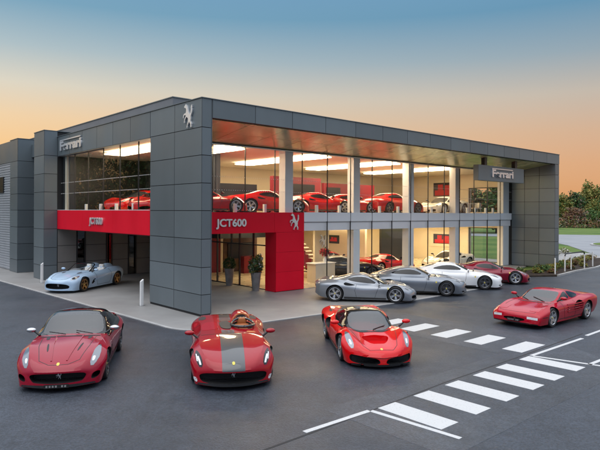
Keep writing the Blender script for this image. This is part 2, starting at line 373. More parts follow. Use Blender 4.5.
# slabs, ceilings, interior walls
b = MB(); b.box(.3,29.14,VG+.22,15.0,3.02,3.82,'joint_black'); b.box(.25,29.14,VG+.2,15.0,3.82,3.85,'showroom_floor')
part('upper_floor', b)
b = MB(); b.box(6.45,29.14,VG+.05,15,-.05,.03); part('ground_floor', b, 'showroom_floor')
b = MB(); b.box(.36,29.14,VG+.0,15.0,7.0,7.06); part('upper_ceiling', b, 'cream_ceiling')
b = MB(); b.box(6.5,29.14,VG+.6,15.0,2.97,3.0); part('lower_ceiling', b, 'cream_ceiling')
b = MB(); b.box(.36,6.34,3.56,15.1,2.925,2.955); part('undercroft_ceiling', b, 'cladding_warm')
b = MB(); b.box(.3,29.14,14.6,14.9,3.86,6.99); part('upper_back_wall', b, 'cream_wall')
b = MB(); b.box(6.45,29.14,14.6,14.9,.03,2.96); part('lower_back_wall', b, 'cream_wall')
b = MB(); b.box(.9,2.0,4.4,11.0,6.86,6.92,'light_panel_dim'); part('ceiling_light', b)
for u in (4.2,10.,16.,22.):                                   # long ceiling lights
    b = MB(); b.box(u-.6,u+.6,3.9,(8.0 if u < 5 else 11.2),6.87,6.92,'light_panel'); part('ceiling_light', b)
for u in (9.5,14,18.5,23,26.8):
    b = MB(); b.box(u-.5,u+.5,4.6,12.5,2.945,2.968,'ground_light'); part('ceiling_light', b)
# white structural columns
for u in (7.15,12.1,17.0,22.05,28.5):
    b = MB(); w = .26 if u < 28 else .42
    b.box(u-w,u+w,VG+.12,VG+.6,0.03,3.02,'white_column'); b.box(u-w,u+w,VG+.12,VG+.6,3.86,6.99,'white_column')
    part('white_column', b, bevel=.015)
# spandrel band and lower beam on the front
b = MB()
MU = [2.47+1.685*i*1.0535 for i in range(0)]
MUL = [2.60+1.774*k for k in range(15)]
UL = [8.04]+[u for u in MUL if u > 8.2 and u < 28.5]+[29.1]
for u0, u1 in zip(UL, UL[1:]): b.box(u0+.006,u1-.006,VG,VG+.05,3.43,ZS,'white_band')
b.box(8.04,29.1,VG+.051,VG+.2,3.40,ZS-.01,'white_band'); b.box(8.04,29.1,VG+.10,VG+.5,2.96,3.38,'white_column'); b.box(8.04,29.1,VG+.12,VG+.2,3.37,3.41,'joint_black')
part('spandrel_band', b)
# glazing: panes and thin dark joints, upper front / lower front / upper side
for u0, u1 in zip([.46]+MUL, MUL+[29.1]):
    if u1-u0 < .2: continue
    b = MB(); b.quad([(u0+.012,VG+.02,ZS+.012),(u1-.012,VG+.02,ZS+.012),(u1-.012,VG+.02,ZH),(u0+.012,VG+.02,ZH)]); part('glass_pane', b, 'window_glass')
for u0, u1 in zip(UL, UL[1:]):
    b = MB(); b.quad([(u0+.012,VG+.02,.05),(u1-.012,VG+.02,.05),(u1-.012,VG+.02,2.95),(u0+.012,VG+.02,2.95)]); part('glass_pane', b, 'window_glass')
for u in [.6]+MUL:
    if u > 29: continue
    b = MB(); b.box(u-.013,u+.013,VG-.012,VG+.045,(.03 if u > 8.2 else ZS+.0),ZH+.02,'black_frame'); b.box(u-.035,u+.035,VG-.02,VG+.0,ZS-.02,ZS+.05,'black_frame') if u > 8.2 else None
    part('mullion', b)
b = MB(); b.box(.46,29.1,VG-.05,VG+.12,ZH+.02,ZH+.1,'black_frame'); b.box(.46,29.1,VG-.02,VG+.06,ZH-.03,ZH+.018,'steel'); part('head_rail', b)
b = MB(); b.box(8.04,29.1,VG+.0,VG+.1,.023,.05,'steel'); part('sill_rail', b)
LM = [5.44,7.34,9.24,11.14,13.04]
for v0, v1 in zip([4.08]+LM, LM+[15.24]):
    b = MB(); b.quad([(.16,v1-.012,3.975),(.16,v0+.012,3.975),(.16,v0+.012,6.985),(.16,v1-.012,6.985)]); part('glass_pane', b, 'window_glass')
for v in LM:
    b = MB(); b.box(.135,.19,v-.013,v+.013,3.975,7.0,'black_frame'); part('mullion', b)
b = MB(); b.box(.0,.3,4.08,15.24,6.985,7.005,'steel'); b.box(-.002,.25,4.07,15.24,3.953,3.975,'white_column'); part('side_window_frame', b)
# dot manifestations on the glass
b = MB()
for z in (4.87,5.47):
    for i in range(230):
        u = .6+i*.124
        b.box(u,u+.035,VG+.012,VG+.018,z,z+.035)
    for i in range(88):
        v = 4.2+i*.125
        b.box(.150,.156,v,v+.035,z,z+.035)
part('glass_dots', b, 'white_paint')['kind'] = 'stuff'
# red band on the side and red entrance portal on the front
b = MB(); b.box(.03,.3,4.08,15.24,2.90,3.945,'red_panel')
panels(b,'u',.03,4.05,15.26,[2.889,3.952],[7.8,11.55],-.03,'red_panel',.004); b.box(.03,.3,4.05,15.26,2.86,2.889,'joint_black')
part('red_side_band', b, bevel=.003)
b = MB(); panels(b,'v',VG+.03,.46,8.03,[ZB,3.895],[2.3,6.1],-.06,'red_panel',.004); b.box(.46,8.03,VG+.031,VG+.25,ZB,3.89,'red_panel')
panels(b,'v',VG+.03,6.2,8.03,[.05,.98,1.95,ZB],[],-.06,'red_panel',.004); b.box(6.2,8.03,VG+.031,4.05,.03,ZB-.001,'red_panel')
b.box(6.25,7.98,VG+.04,4.0,.022,.03,'joint_black')
part('red_entrance_portal', b, bevel=.003)
# undercroft: panelled back wall with dark door openings, glass lobby wall with doors
b = MB(); b.box(.0,6.45,15.27,15.4,0,2.93,'joint_black')
wz = [.03,.98,1.93,2.9]
for a, c in ((0.02,1.09),(1.62,2.85),(3.25,4.25),(4.8,6.44)): panels(b,'v',15.27,a,c,wz,[],-.03,'cladding_warm')
part('undercroft_wall', b, bevel=.004)
for a, c in ((1.1,1.6),(2.87,3.23),(4.27,4.78)):
    b = MB(); b.box(a,c,15.235,15.255,.05,2.88,'dark_glass'); b.box(a,a+.05,15.2,15.255,.03,2.9,'black_frame'); b.box(c-.05,c,15.2,15.255,.03,2.9,'black_frame'); part('service_door', b)
DV = [4.1,5.3,6.5,7.25,8.6,10.0,11.6,13.2,15.2]
for v0, v1 in zip(DV, DV[1:]):
    b = MB(); b.quad([(6.41,v1-.03,.06),(6.41,v0+.03,.06),(6.41,v0+.03,2.9),(6.41,v1-.03,2.9)]); part('glass_door' if v0 in (5.3,) else 'lobby_glass', b, 'window_glass')
b = MB()
for v in DV: b.box(6.37,6.46,v-.03,v+.03,.03,2.93)
b.box(6.37,6.46,4.13,15.2,.025,.06); b.box(6.37,6.46,4.13,15.2,2.2,2.26)
part('lobby_frame', b, 'black_frame')
# interior partitions
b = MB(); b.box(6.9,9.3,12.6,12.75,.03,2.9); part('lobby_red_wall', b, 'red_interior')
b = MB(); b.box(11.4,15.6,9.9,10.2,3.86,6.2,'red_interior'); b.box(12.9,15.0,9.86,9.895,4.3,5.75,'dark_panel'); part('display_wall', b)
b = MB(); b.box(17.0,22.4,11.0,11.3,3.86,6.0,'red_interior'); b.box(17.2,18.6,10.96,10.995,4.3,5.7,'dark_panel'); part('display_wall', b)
b = MB(); b.box(5.6,9.6,9.2,9.4,3.86,5.55,'dark_panel'); part('display_wall', b)
b = MB(); b.box(22.9,27.6,11.9,12.1,3.86,4.95,'curtain_grey'); part('display_wall', b)
b = MB()
for i, v in enumerate((7.2,8.6,10.0,11.4,12.7,14.0)): b.box(5.0,5.12,v,v+.75,3.86,6.98,'curtain_grey')
b.box(5.15,5.25,7.0,14.9,3.86,6.98,'dark_panel'); b.box(.4,5.14,14.45,14.55,3.86,6.98,'dark_panel'); b.box(5.0,5.5,7.0,7.02,3.86,6.98,'curtain_grey')
part('side_partition', b)
b = MB(); b.box(9.35,12.0,12.3,12.4,.03,2.95,'timber'); b.box(9.6,11.6,12.2,12.29,.9,1.9,'dark_panel'); b.box(10.0,11.4,11.0,11.5,.03,1.1,'red_interior'); b.box(7.2,11.8,9.5,12.28,2.35,2.9,'dark_panel'); part('lobby_backdrop', b)
b = MB(); b.box(11.3,12.45,5.9,6.05,.03,2.95,'cream_wall'); part('reception_wall', b)
b = MB(); b.box(18.2,18.4,8.2,14.5,.03,2.95,'cream_wall'); b.box(20.9,23.6,9.0,9.2,.03,2.95,'dark_panel'); part('showroom_partition', b)
# staircase behind the reception
b = MB()
for i in range(14): b.box(12.0,13.5,6.9+i*.27,7.2+i*.27,.14+i*.21,.20+i*.21,'cream_ceiling'); b.box(12.0,13.5,7.15+i*.27,7.17+i*.27,.2+i*.21,.35+i*.21,'timber')
b.box(13.56,13.62,6.9,10.8,.03,.1,'dark_floor')
for i in range(14):
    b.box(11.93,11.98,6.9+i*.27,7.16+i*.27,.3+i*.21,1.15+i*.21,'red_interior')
part('staircase', b)
# rear half of the building and the blocks along the left side
b = MB(); b.box(-.70,.9,15.29,17.0,.02,8.40,'joint_black')
BZ = [.02,.83,1.84,2.889,3.945,4.97,6.0,7.035,8.42]
panels(b,'u',-.70,15.27,17.03,BZ,[],-.03); panels(b,'v',15.29,-.72,.0,BZ,[],-.03); b.box(-.75,.9,15.25,17.05,8.42,8.46,'cladding')
part('side_block', b, bevel=.004)
b = MB(); b.box(-.70,.9,20.3,21.9,.02,8.40,'joint_black'); panels(b,'u',-.70,20.28,21.93,BZ,[],-.03); panels(b,'v',20.3,-.72,.32,BZ,[],-.03); b.box(-.75,.9,20.25,21.95,8.42,8.46,'cladding')
part('side_block', b, bevel=.004)
b = MB(); b.box(.3,.35,17.05,20.28,.05,7.3,'dark_glass'); b.box(.9,1.0,17.05,20.28,.0,7.5,'dark_panel')
for z in (2.95,4.1,5.25,6.35): b.box(.24,.295,17.05,20.28,z,z+.06,'steel')
b.box(.1,.4,17.05,20.28,7.3,8.1,'cladding'); b.box(.26,.4,18.6,18.66,.05,7.3,'black_frame')
part('stair_window', b)
b = MB()
for i in range(88): b.box(-.62-.03*(i % 2),-.4,21.94,45,.05+i*.0795,.05+(i+1)*.0795,'corrugated')
b.box(-.68,.4,21.94,45,7.06,8.42,'cladding')
part('corrugated_wall', b)
b = MB(); b.box(-.70,-.66,23.7,25.6,5.2,6.1,'dark_panel'); b.box(-.71,-.65,23.62,23.7,5.12,6.18,'black_frame'); b.box(-.71,-.65,23.7,25.6,6.1,6.18,'black_frame'); b.box(-.71,-.65,23.7,25.6,5.12,5.2,'black_frame')
part('side_window', b)
b = MB(); b.box(1.1,29.1,15.45,30,.02,ZT-.3,'cladding_warm'); b.box(1.1,29.1,30.0,45,.02,8.0,'cladding_warm'); part('rear_hall', b)

# ------------------------------------------------------------------ writing and emblems
def text_mesh(body, size, sx=1., depth=.04, bold=.012):
    cu = bpy.data.curves.new('txt', 'FONT'); cu.body = body; cu.size = size; cu.extrude = depth/2; cu.offset = bold; cu.align_x = 'CENTER'; cu.align_y = 'CENTER'
    to = bpy.data.objects.new('txt', cu); COL.objects.link(to); bpy.context.view_layer.update()
    me = bpy.data.meshes.new_from_object(to.evaluated_get(bpy.context.evaluated_depsgraph_get()))
    bpy.data.objects.remove(to)
    me.transform(Matrix.Diagonal((sx, 1, 1, 1)))
    return me
FRONT = lambda u, v, z: Matrix.Translation(W(u, v, z)) @ Matrix.Rotation(TH, 4, 'Z') @ Matrix.Rotation(R(90), 4, 'X')
SIDE = lambda u, v, z: Matrix.Translation(W(u, v, z)) @ Matrix.Rotation(TH-R(90), 4, 'Z') @ Matrix.Rotation(R(90), 4, 'X')
def put_text(name, body, size, sx, mtx, m, parent=None, depth=.05, bold=.012, extra=None):
    me = text_mesh(body, size, sx, depth, bold)
    bm = bmesh.new(); bm.from_mesh(me); xs = [v.co.x for v in bm.verts]; ys = [v.co.y for v in bm.verts]
    if extra: extra(bm, min(xs), max(xs), min(ys), max(ys))
    me2 = bpy.data.meshes.new(name); bm.to_mesh(me2); bm.free(); me2.materials.clear(); me2.materials.append(M[m])
    for p in me2.polygons: p.material_index = 0
    o = bpy.data.objects.new(name, me2); COL.objects.link(o)
    if parent: o.parent = parent; o.matrix_local = mtx
    else: o.matrix_world = mtx
    return o
def bmbox(bm, x0, x1, y0, y1, z0, z1):
    v = [bm.verts.new(p) for p in ((x0,y0,z0),(x1,y0,z0),(x1,y1,z0),(x0,y1,z0),(x0,y0,z1),(x1,y0,z1),(x1,y1,z1),(x0,y1,z1))]
    for q in ((0,3,2,1),(4,5,6,7),(0,1,5,4),(1,2,6,5),(2,3,7,6),(3,0,4,7)): bm.faces.new([v[i] for i in q])
def longbar(bm, x0, x1, y0, y1):                              # the long roof of the F running over the word
    h = y1-y0; bmbox(bm, x0-.02*h, x0+(x1-x0)*.97, y1+.05*h, y1+.17*h, -.025, .025)
    bmbox(bm, x0-.02*h, x0+.16*h, y1-.1*h, y1+.06*h, -.0249, .0249)
HORSE = [(.13,.86),(.11,.89),(.14,.92),(.22,.955),(.25,1.0),(.29,.965),(.36,.93),(.43,.86),(.47,.77),(.51,.68),(.57,.60),(.64,.55),(.69,.53),(.74,.58),(.77,.67),(.80,.76),(.78,.84),(.82,.91),(.88,.93),(.85,.87),(.91,.85),(.87,.80),(.90,.71),(.87,.61),(.82,.53),(.76,.47),(.76,.41),(.77,.33),(.73,.26),(.80,.19),(.84,.13),(.80,.055),(.84,.02),(.76,0),(.73,.03),(.745,.12),(.67,.18),(.62,.25),(.56,.19),(.48,.13),(.43,.055),(.45,.01),(.36,.01),(.38,.06),(.43,.15),(.47,.22),(.50,.31),(.49,.385),(.42,.43),(.35,.465),(.27,.42),(.19,.36),(.155,.27),(.17,.23),(.09,.235),(.115,.29),(.14,.38),(.23,.46),(.29,.525),(.21,.555),(.10,.535),(.055,.475),(.08,.44),(0,.43),(.01,.50),(.06,.585),(.16,.62),(.27,.62),(.31,.70),(.31,.78),(.27,.83),(.21,.84),(.16,.85)]
def horse_emblem(name, mtx, h, m='letter_steel', depth=.06, parent=None):
    b = MB(); p = chaikin([(( x-.48)*h*.80, (y-.5)*h) for x, y in HORSE], 1); b.prism(p, 0, depth, m)
    o = b.build(name, m, smooth=50)
    if parent: o.parent = parent; o.matrix_local = mtx
    else: o.matrix_world = mtx
    return o
tag(horse_emblem('horse_emblem', SIDE(-.005, .9, 7.55), .92), 'large silver prancing horse emblem high on the grey corner column', 'emblem')
tag(horse_emblem('horse_emblem', FRONT(7.35, VG-.035, 3.44), .82), 'silver prancing horse emblem on the red entrance portal', 'emblem')
tag(horse_emblem('horse_emblem', FRONT(11.9, 5.895, 2.25), .75), 'small steel prancing horse on the cream reception wall', 'emblem')
tag(put_text('wall_letters', 'Ferrari', .66, 1.72, SIDE(-.03, 13.2, 7.50), 'letter_steel', depth=.07, bold=.03, extra=longbar), 'raised silver Ferrari lettering on the grey side fascia', 'sign')
tag(put_text('wall_letters', 'JCT600', .46, 1.12, SIDE(-.035, 9.65, 3.40), 'letter_steel', depth=.06, bold=.012), 'silver JCT600 lettering on the red side band', 'sign')
tag(put_text('wall_letters', 'JCT600', .47, 1.12, FRONT(3.58, VG-.065, 3.39), 'letter_steel', depth=.06, bold=.012), 'silver JCT600 lettering on the red entrance portal', 'sign')
sg = empty('hanging_sign', W(22.8, .75, 5.95), TH); tag(sg, 'dark grey box sign with silver Ferrari letters under the roof edge', 'sign')
b = MB(); b.box(-2.85,2.85,-.18,.18,-.02,.93); b.build('sign_box', 'cladding', sg, bevel=.012)
b = MB()
b.bm.free()
for x in (-1.9,1.9):
    b = MB(); b.box(x-.15,x+.15,-.12,.12,.93,1.43); b.build('hanger', 'black_frame', sg)
put_text('letters', 'Ferrari', .64, 1.52, Matrix.Translation((0,-.21,.44)) @ Matrix.Rotation(R(90),4,'X'), 'letter_steel', sg, .06, .022, longbar)

# ------------------------------------------------------------------ small things round the building
def bollard(u, v, label):
    o = empty('bollard', W(u, v, .022), TH); tag(o, label, 'bollard', 'white bollards along the side pavement')
    b = MB(); b.box(-.06,.06,-.06,.06,0,1.0)
    for vv in b.bm.verts:
        if vv.co.z > .9 and vv.co.x > 0: vv.co.z += .09
    b.build('post', 'white_paint', o, bevel=.012)
    b = MB(); b.box(-.1,.1,-.1,.1,0,.012); b.build('base_plate', 'steel', o)
bollard(-1.18, 14.1, 'white square bollard near the nose of the pale blue convertible')
bollard(-.5, 3.75, 'white square bollard beside the grey corner column')
SP = 'small white posts along the upper windows'
def sill_post(u, v):
    b = MB(); b.box(-.07,.07,-.07,.07,0,.42); o = b.build('sill_post', 'white_paint', None, bevel=.02, loc=W(u, v, 3.86), rz=TH)
    return o
for i, v in enumerate((4.74,6.63,8.49,10.36,12.27)):
    tag(sill_post(.5, v), 'short white post behind the upper side window above the red band', 'post', SP)
for i, u in enumerate([4.05,5.8,9.25,10.95,14.3,16.0,19.4,20.9,23.6,24.6,26.0,27.0]):
    tag(sill_post(u, VG+.36), 'short white post behind the upper front window glass', 'post', SP)
# hoop barrier and posts in the planting bed
def bedpost(u, v, h, label):
    b = MB(); b.tube([(0,0,0),(0,0,h-.06),(0,.02,h)], .042, 10); tag(b.build('barrier_post', 'white_paint', None, smooth=40, loc=W(u, v, .07), rz=TH), label, 'post')
bedpost(24.7,-2.0,1.02,'white barrier post nearest the building end wall')
bedpost(28.6,-1.35,1.0,'white barrier post inside the black topped hoop rail')
bedpost(32.4,-1.3,1.05,'white barrier post at the right end of the planting bed')
o = empty('hoop_rail', W(27.0,-1.62,.07), TH+.02); tag(o, 'white hoop rail with black top bar in the planting bed', 'barrier')
for x in (0., 3.3):
    b = MB(); b.tube([(x,0,0),(x,0,1.0)], .045, 10); b.build('post', 'white_paint', o, smooth=40)
b = MB(); b.tube([(0,0,1.0),(.08,0,1.13),(.25,0,1.17),(3.05,0,1.17),(3.22,0,1.13),(3.3,0,1.0)], .045, 10); b.build('top_rail', 'black_frame', o, smooth=40)
# plants
def leaf_cloud(n, rad, size, flat=1., center=(0,0,0), mats=('leaf_green',), w=None, hollow=.55, lump=0.):
    """n small bent leaf blades scattered through an ellipsoid volume, with clumps"""
    d = rng.normal(size=(n,3)); d /= np.linalg.norm(d, axis=1)[:,None]
    r = hollow+(1-hollow)*rng.random(n)**.6
    if lump:
        k = rng.normal(size=(9,3)); k /= np.linalg.norm(k, axis=1)[:,None]
        r *= 1+lump*((np.maximum(0, d@k.T)**6).max(axis=1)-.45)
    p = d*r[:,None]*np.array(rad)+np.array(center)
    a = rng.normal(size=(n,3)); a /= np.linalg.norm(a, axis=1)[:,None]
    bb = np.cross(a, rng.normal(size=(n,3))); bb /= np.linalg.norm(bb, axis=1)[:,None]
    s = size*(.6+.8*rng.random(n))[:,None]
    V = np.stack([p-a*s, p+bb*s*.45, p+a*s, p-bb*s*.45], 1).reshape(-1,3)
    F = np.arange(4*n).reshape(-1,4)
    mi = rng.choice(len(mats), n, p=w)
    return V, F, mi
def mesh_np(name, V, F, mats, mi=None, parent=None):
    me = bpy.data.meshes.new(name); me.from_pydata(V.tolist(), [], F.tolist())
    for m in mats: me.materials.append(M[m])
    if mi is not None: me.polygons.foreach_set('material_index', np.asarray(mi, dtype=np.int32))
    o = bpy.data.objects.new(name, me); COL.objects.link(o)
    if parent: o.parent = parent
    return o
def merge(parts):
    Vs, Fs, Ms, k = [], [], [], 0
    for V, F, mi in parts: Vs.append(V); Fs.append(F+k); Ms.append(mi); k += len(V)
    return np.concatenate(Vs), np.concatenate(Fs), np.concatenate(Ms)
def planter(u, v, label, big):
    o = empty('planter', W(u, v, .022), TH); tag(o, label, 'planter')
    b = MB(); b.lathe([(0,0),(.17,0),(.25,.86),(.27,.9),(.23,.9),(.21,.84),(0,.84)], 20); b.build('pot', 'stone_pot', o, smooth=40)
    if big: V, F, mi = merge([leaf_cloud(500,(.42,.42,.5),.09,center=(0,0,1.30),mats=(1,2,3),w=(.6,.25,.15),hollow=.2,lump=.5)]); mesh_np('foliage', V, F, ['leaf_dark','leaf_olive','petal_pale'], mi, o)
    else: V, F, mi = merge([leaf_cloud(700,(.34,.34,.34),.05,center=(0,0,1.14),mats=(1,2),w=(.7,.3),hollow=.7)]); mesh_np('foliage', V, F, ['leaf_dark','leaf_green'], mi, o)
planter(6.0, 6.85, 'tall grey planter with clipped round bush left of the entrance doors', False)
planter(5.85, 4.35, 'tall grey planter with loose leafy plant against the red portal', True)
# reception desk with flowers
o = empty('reception_desk', W(10.9, 4.95, .03), TH); tag(o, 'pale stone reception desk behind the ground floor glass', 'desk')
b = MB(); b.box(-.75,.75,-.35,.35,0,1.02); b.build('counter', 'cream_wall', o, bevel=.01)
b = MB(); b.box(-.8,.8,-.4,.4,1.021,1.06); b.build('worktop', 'white_column', o, bevel=.006)
o = empty('flower_vase', W(11.15, 4.9, 1.09), TH); tag(o, 'white vase of red flowers on the reception desk', 'vase')
b = MB(); b.lathe([(0,0),(.09,0),(.12,.15),(.06,.32),(.08,.36),(.05,.36),(.04,.3),(0,.3)], 18); b.build('vase', 'white_paint', o, smooth=60)
V, F, mi = leaf_cloud(260,(.32,.32,.24),.07,center=(0,0,.58),mats=(0,1),w=(.75,.25),hollow=.2); mesh_np('flowers', V, F, ['petal_red','leaf_dark'], mi, o)
# framed pictures (plain abstract stand-ins)
def picture(u, v, z, w, h, label, facing='u', mount='picture_mount'):
    o = empty('framed_picture', W(u, v, z), TH-R(90) if facing == 'u' else TH); tag(o, label, 'picture')
    b = MB(); b.box(-w/2,w/2,-.03,0,-h/2,h/2); b.build('frame', mount, o, bevel=.005)
    b = MB(); k = w*.38; b.box(-k,k,-.035,-.0301,-h*.30,h*.34,'picture_dark')
    b.box(-k*.85,k*.85,-.04,-.0351,-h*.26,-h*.02,'picture_red'); b.box(-k*.55,-k*.05,-.04,-.0351,-h*.015,h*.26,'picture_red'); b.box(k*.12,k*.75,-.04,-.0351,-h*.015,h*.22,'picture_red')
    b.build('print', None, o)
picture(29.19, 9.3, 5.82, 2.6, 1.75, 'large red and black framed print on the upper end wall')
picture(29.19, 9.4, 1.72, 2.3, 1.25, 'red framed print on the ground floor end wall')
picture(18.19, 11.2, 1.95, 1.1, .6, 'small dark framed print on the cream showroom partition', mount='picture_dark')
# upstairs table with two white chairs
o = empty('meeting_table', W(26.0, 4.9, 3.85), TH); tag(o, 'round white table upstairs beside the end window', 'table')
b = MB(); b.lathe([(0,.72),(.55,.72),(.56,.735),(.55,.75),(0,.75)], 28); b.build('tabletop', 'white_paint', o, smooth=40)
b = MB(); b.lathe([(0,0),(.3,0),(.28,.03),(.05,.06),(.045,.72)], 20); b.build('pedestal', 'steel', o, smooth=40)
for du, rz, lb in ((-.95, 0, 'white tub chair on the left of the upstairs round table'), (.95, math.pi, 'white tub chair on the right of the upstairs round table')):
    o = empty('tub_chair', W(26+du, 4.9, 3.85), TH+rz); tag(o, lb, 'chair')
    b = MB(); b.box(-.28,.28,-.28,.28,.36,.46); b.build('seat', 'upholstery', o, bevel=.03)
    b = MB(); b.lathe([(.30,.36),(.33,.8),(.29,.82),(.27,.4)], 24)
    bmesh.ops.delete(b.bm, geom=[v for v in b.bm.verts if v.co.x > .12], context='VERTS'); b.build('backrest', 'upholstery', o, smooth=50)
    for sx in (-1,1):
        for sy in (-1,1):
            b = MB(); b.tube([(sx*.2,sy*.2,.36),(sx*.25,sy*.25,0)], .018, 8); b.build('leg', 'steel', o)
# shrubs in the bed
kinds = [(['leaf_olive','leaf_gold','leaf_green'],'olive and yellow'),(['leaf_green','leaf_olive','leaf_dark'],'fresh green'),(['leaf_rust','leaf_olive','leaf_dark'],'rusty brown')]
spots = [(23.3,-.4,.55,1),(24.6,-.9,.5,0),(26.0,-.6,.7,1),(27.4,-.5,.62,0),(28.6,-.3,.6,0),(29.8,-.2,.66,1),(31.0,.1,.7,0),(32.3,.0,.62,2),(33.6,.4,.72,0),(35.0,.5,.66,2),(36.4,.9,.75,0),(38.4,1.3,.7,2),(25.4,-1.5,.42,2),(29.2,-1.0,.4,2),(31.7,-.9,.42,0)]
for i, (u, v, r, k) in enumerate(spots):
    o = empty('shrub', W(u, v, .07), random.random()*6)
    side = 'nearest the end wall' if i == 0 else ''
    tag(o, 'low %s shrub in the planting bed beside the barrier posts' % kinds[k][1], 'shrub', '%s shrubs in the planting bed' % kinds[k][1])
    r *= .72; V, F, mi = leaf_cloud(420,(r,r,r*.5),.065,center=(0,0,r*.42),mats=(0,1,2),w=(.5,.3,.2),hollow=.25,lump=.5); mesh_np('foliage', V, F, kinds[k][0], mi, o)
    b = MB()
    for j in range(5):
        a = j*1.26; b.tube([(0,0,0),(math.cos(a)*r*.5,math.sin(a)*r*.5,r*.7)], [.02,.006], 5)
    b.build('stem', 'bark', o)
for i in range(7):
    u, v = 34.2+i*1.75, 4.3+.55*i*.6+random.uniform(-.3,.3)
    o = empty('pale_shrub', W(u, v, .03), i); tag(o, 'pale flowering shrub on the gravel strip behind the bed', 'shrub', 'pale shrubs on the gravel strip')
    V, F, mi = leaf_cloud(260,(.6,.6,.28),.09,center=(0,0,.25),mats=(0,1,2),w=(.55,.3,.15),hollow=.3,lump=.5); mesh_np('foliage', V, F, ['petal_pale','leaf_olive','leaf_dark'], mi, o)
# trees beyond the road
TK = {'green': ['leaf_green','leaf_dark','leaf_olive'], 'rust': ['leaf_rust','leaf_plum','leaf_olive'], 'olive': ['leaf_olive','leaf_green','leaf_gold'], 'plum': ['leaf_plum','leaf_rust','leaf_dark'], 'dark': ['leaf_dark','leaf_green','leaf_plum'], 'gold': ['leaf_gold','leaf_olive','leaf_rust']}
def tree(x, y, h, w, kind, label, n=2600, low=.12, grp='trees beyond the access road'):
    fs = (2600/n)**.5 if n > 3000 else 1.
    o = empty('tree', (x, y, -.05), random.random()*6); tag(o, label, 'tree', grp)
    b = MB(); b.tube([(0,0,0),(.1,.05,h*.25),(.0,.15,h*.55),(.1,.1,h*.85)], [.28*h/12,.22*h/12,.14*h/12,.03], 8)
    ps = []; nb = 9
    for j in range(nb):
        a = j*2.4+random.random(); zz = h*(low+.12+(.72-low)*j/nb); rr = w*.5*(.5+.4*random.random())*(1-.35*j/nb)
        c = (math.cos(a)*rr*.75, math.sin(a)*rr*.75, zz)
        b.tube([(0,0,zz*.72),(c[0]*.5,c[1]*.5,zz*.9),c], [.09*h/12,.06*h/12,.02], 6)
        ps.append(leaf_cloud(n//nb,(w*.32,w*.32,h*.15),.36*(.5+h/24)*fs,center=c,mats=(0,1,2),w=((.72,.2,.08) if j % 3 else (.25,.65,.1)),hollow=.15,lump=.7))
    ps.append(leaf_cloud(n//6,(w*.24,w*.24,h*.17),.32*(.5+h/24)*fs,center=(0,0,h*.84),mats=(0,1,2),w=(.5,.3,.2),hollow=.1,lump=.7))
    b.build('trunk', 'bark', o, smooth=50)
    V, F, mi = merge(ps); mesh_np('crown', V, F, TK[kind], mi, o)
names = {'green':'leafy green tree','rust':'rust brown autumn tree','olive':'olive yellow tree','plum':'bare plum brown tree','dark':'dark green tree','gold':'golden autumn tree'}
row = [(30,113,9.5,8,'green'),(34.5,116,10,8,'dark'),(39,113,10.5,8,'green'),(43,117,9,8,'dark'),(25,116,9,8,'olive'),(72,168,9.5,9,'green'),(77,160,6.0,7,'rust'),(79,172,10,7,'olive'),(83,163,5.5,7,'green'),(84,174,11,7,'dark'),(86,166,8,7,'olive'),(89,176,14,8,'olive'),(90,162,6.5,7,'olive'),(94,168,9,8,'green'),(95,178,13.5,9,'dark'),(96,161,5,6,'gold'),(99,166,8,8,'olive'),(103,172,11,9,'olive'),(107,165,8,8,'green'),(74,176,9,8,'olive'),
       (112,176,12,10,'dark'),(118,168,9,9,'gold'),(66,172,8,8,'rust'),(60,178,9,9,'green'),(54,174,8,8,'plum'),(48,180,9,9,'olive'),(42,177,8,9,'green'),(36,182,9,9,'dark'),(29,180,8,9,'rust'),(22,186,9,10,'green'),(63,164,6,7,'gold'),(51,166,6,7,'dark'),(39,170,6,7,'rust')]
for x, y, h, w, k in row:
    tree(x, y, h, w, k, names[k] + ' standing in the belt beyond the access road', 2600, .06, names[k]+'s in the far belt')
for x, y, h, w, k in ((-44,34,12,11,'dark'),(-50,42,13,12,'green'),(-53,51,13,12,'dark'),(-58,60,14,12,'green'),(-60,70,13,12,'dark')):  # unseen trees, added to put a darker reflection in the side glazing
    tree(x, y, h, w, k, names[k] + ' added out of view on the left, to be mirrored in the side glazing', 9000, .02, names[k]+'s added out of view by the yard')
V, F, mi = merge([leaf_cloud(420,(5,2.2,1.6+.8*random.random()),.32,center=(20+i*5.2,157+random.uniform(-1.5,1.5)+max(0,(60-20-i*5.2)*.35),1.2),mats=(0,1,2,3),w=(.35,.25,.2,.2),hollow=.2,lump=.6) for i in range(20)])
tag(mesh_np('undergrowth', V, F, ['leaf_rust','leaf_dark','leaf_plum','leaf_olive'], mi), kind='stuff')
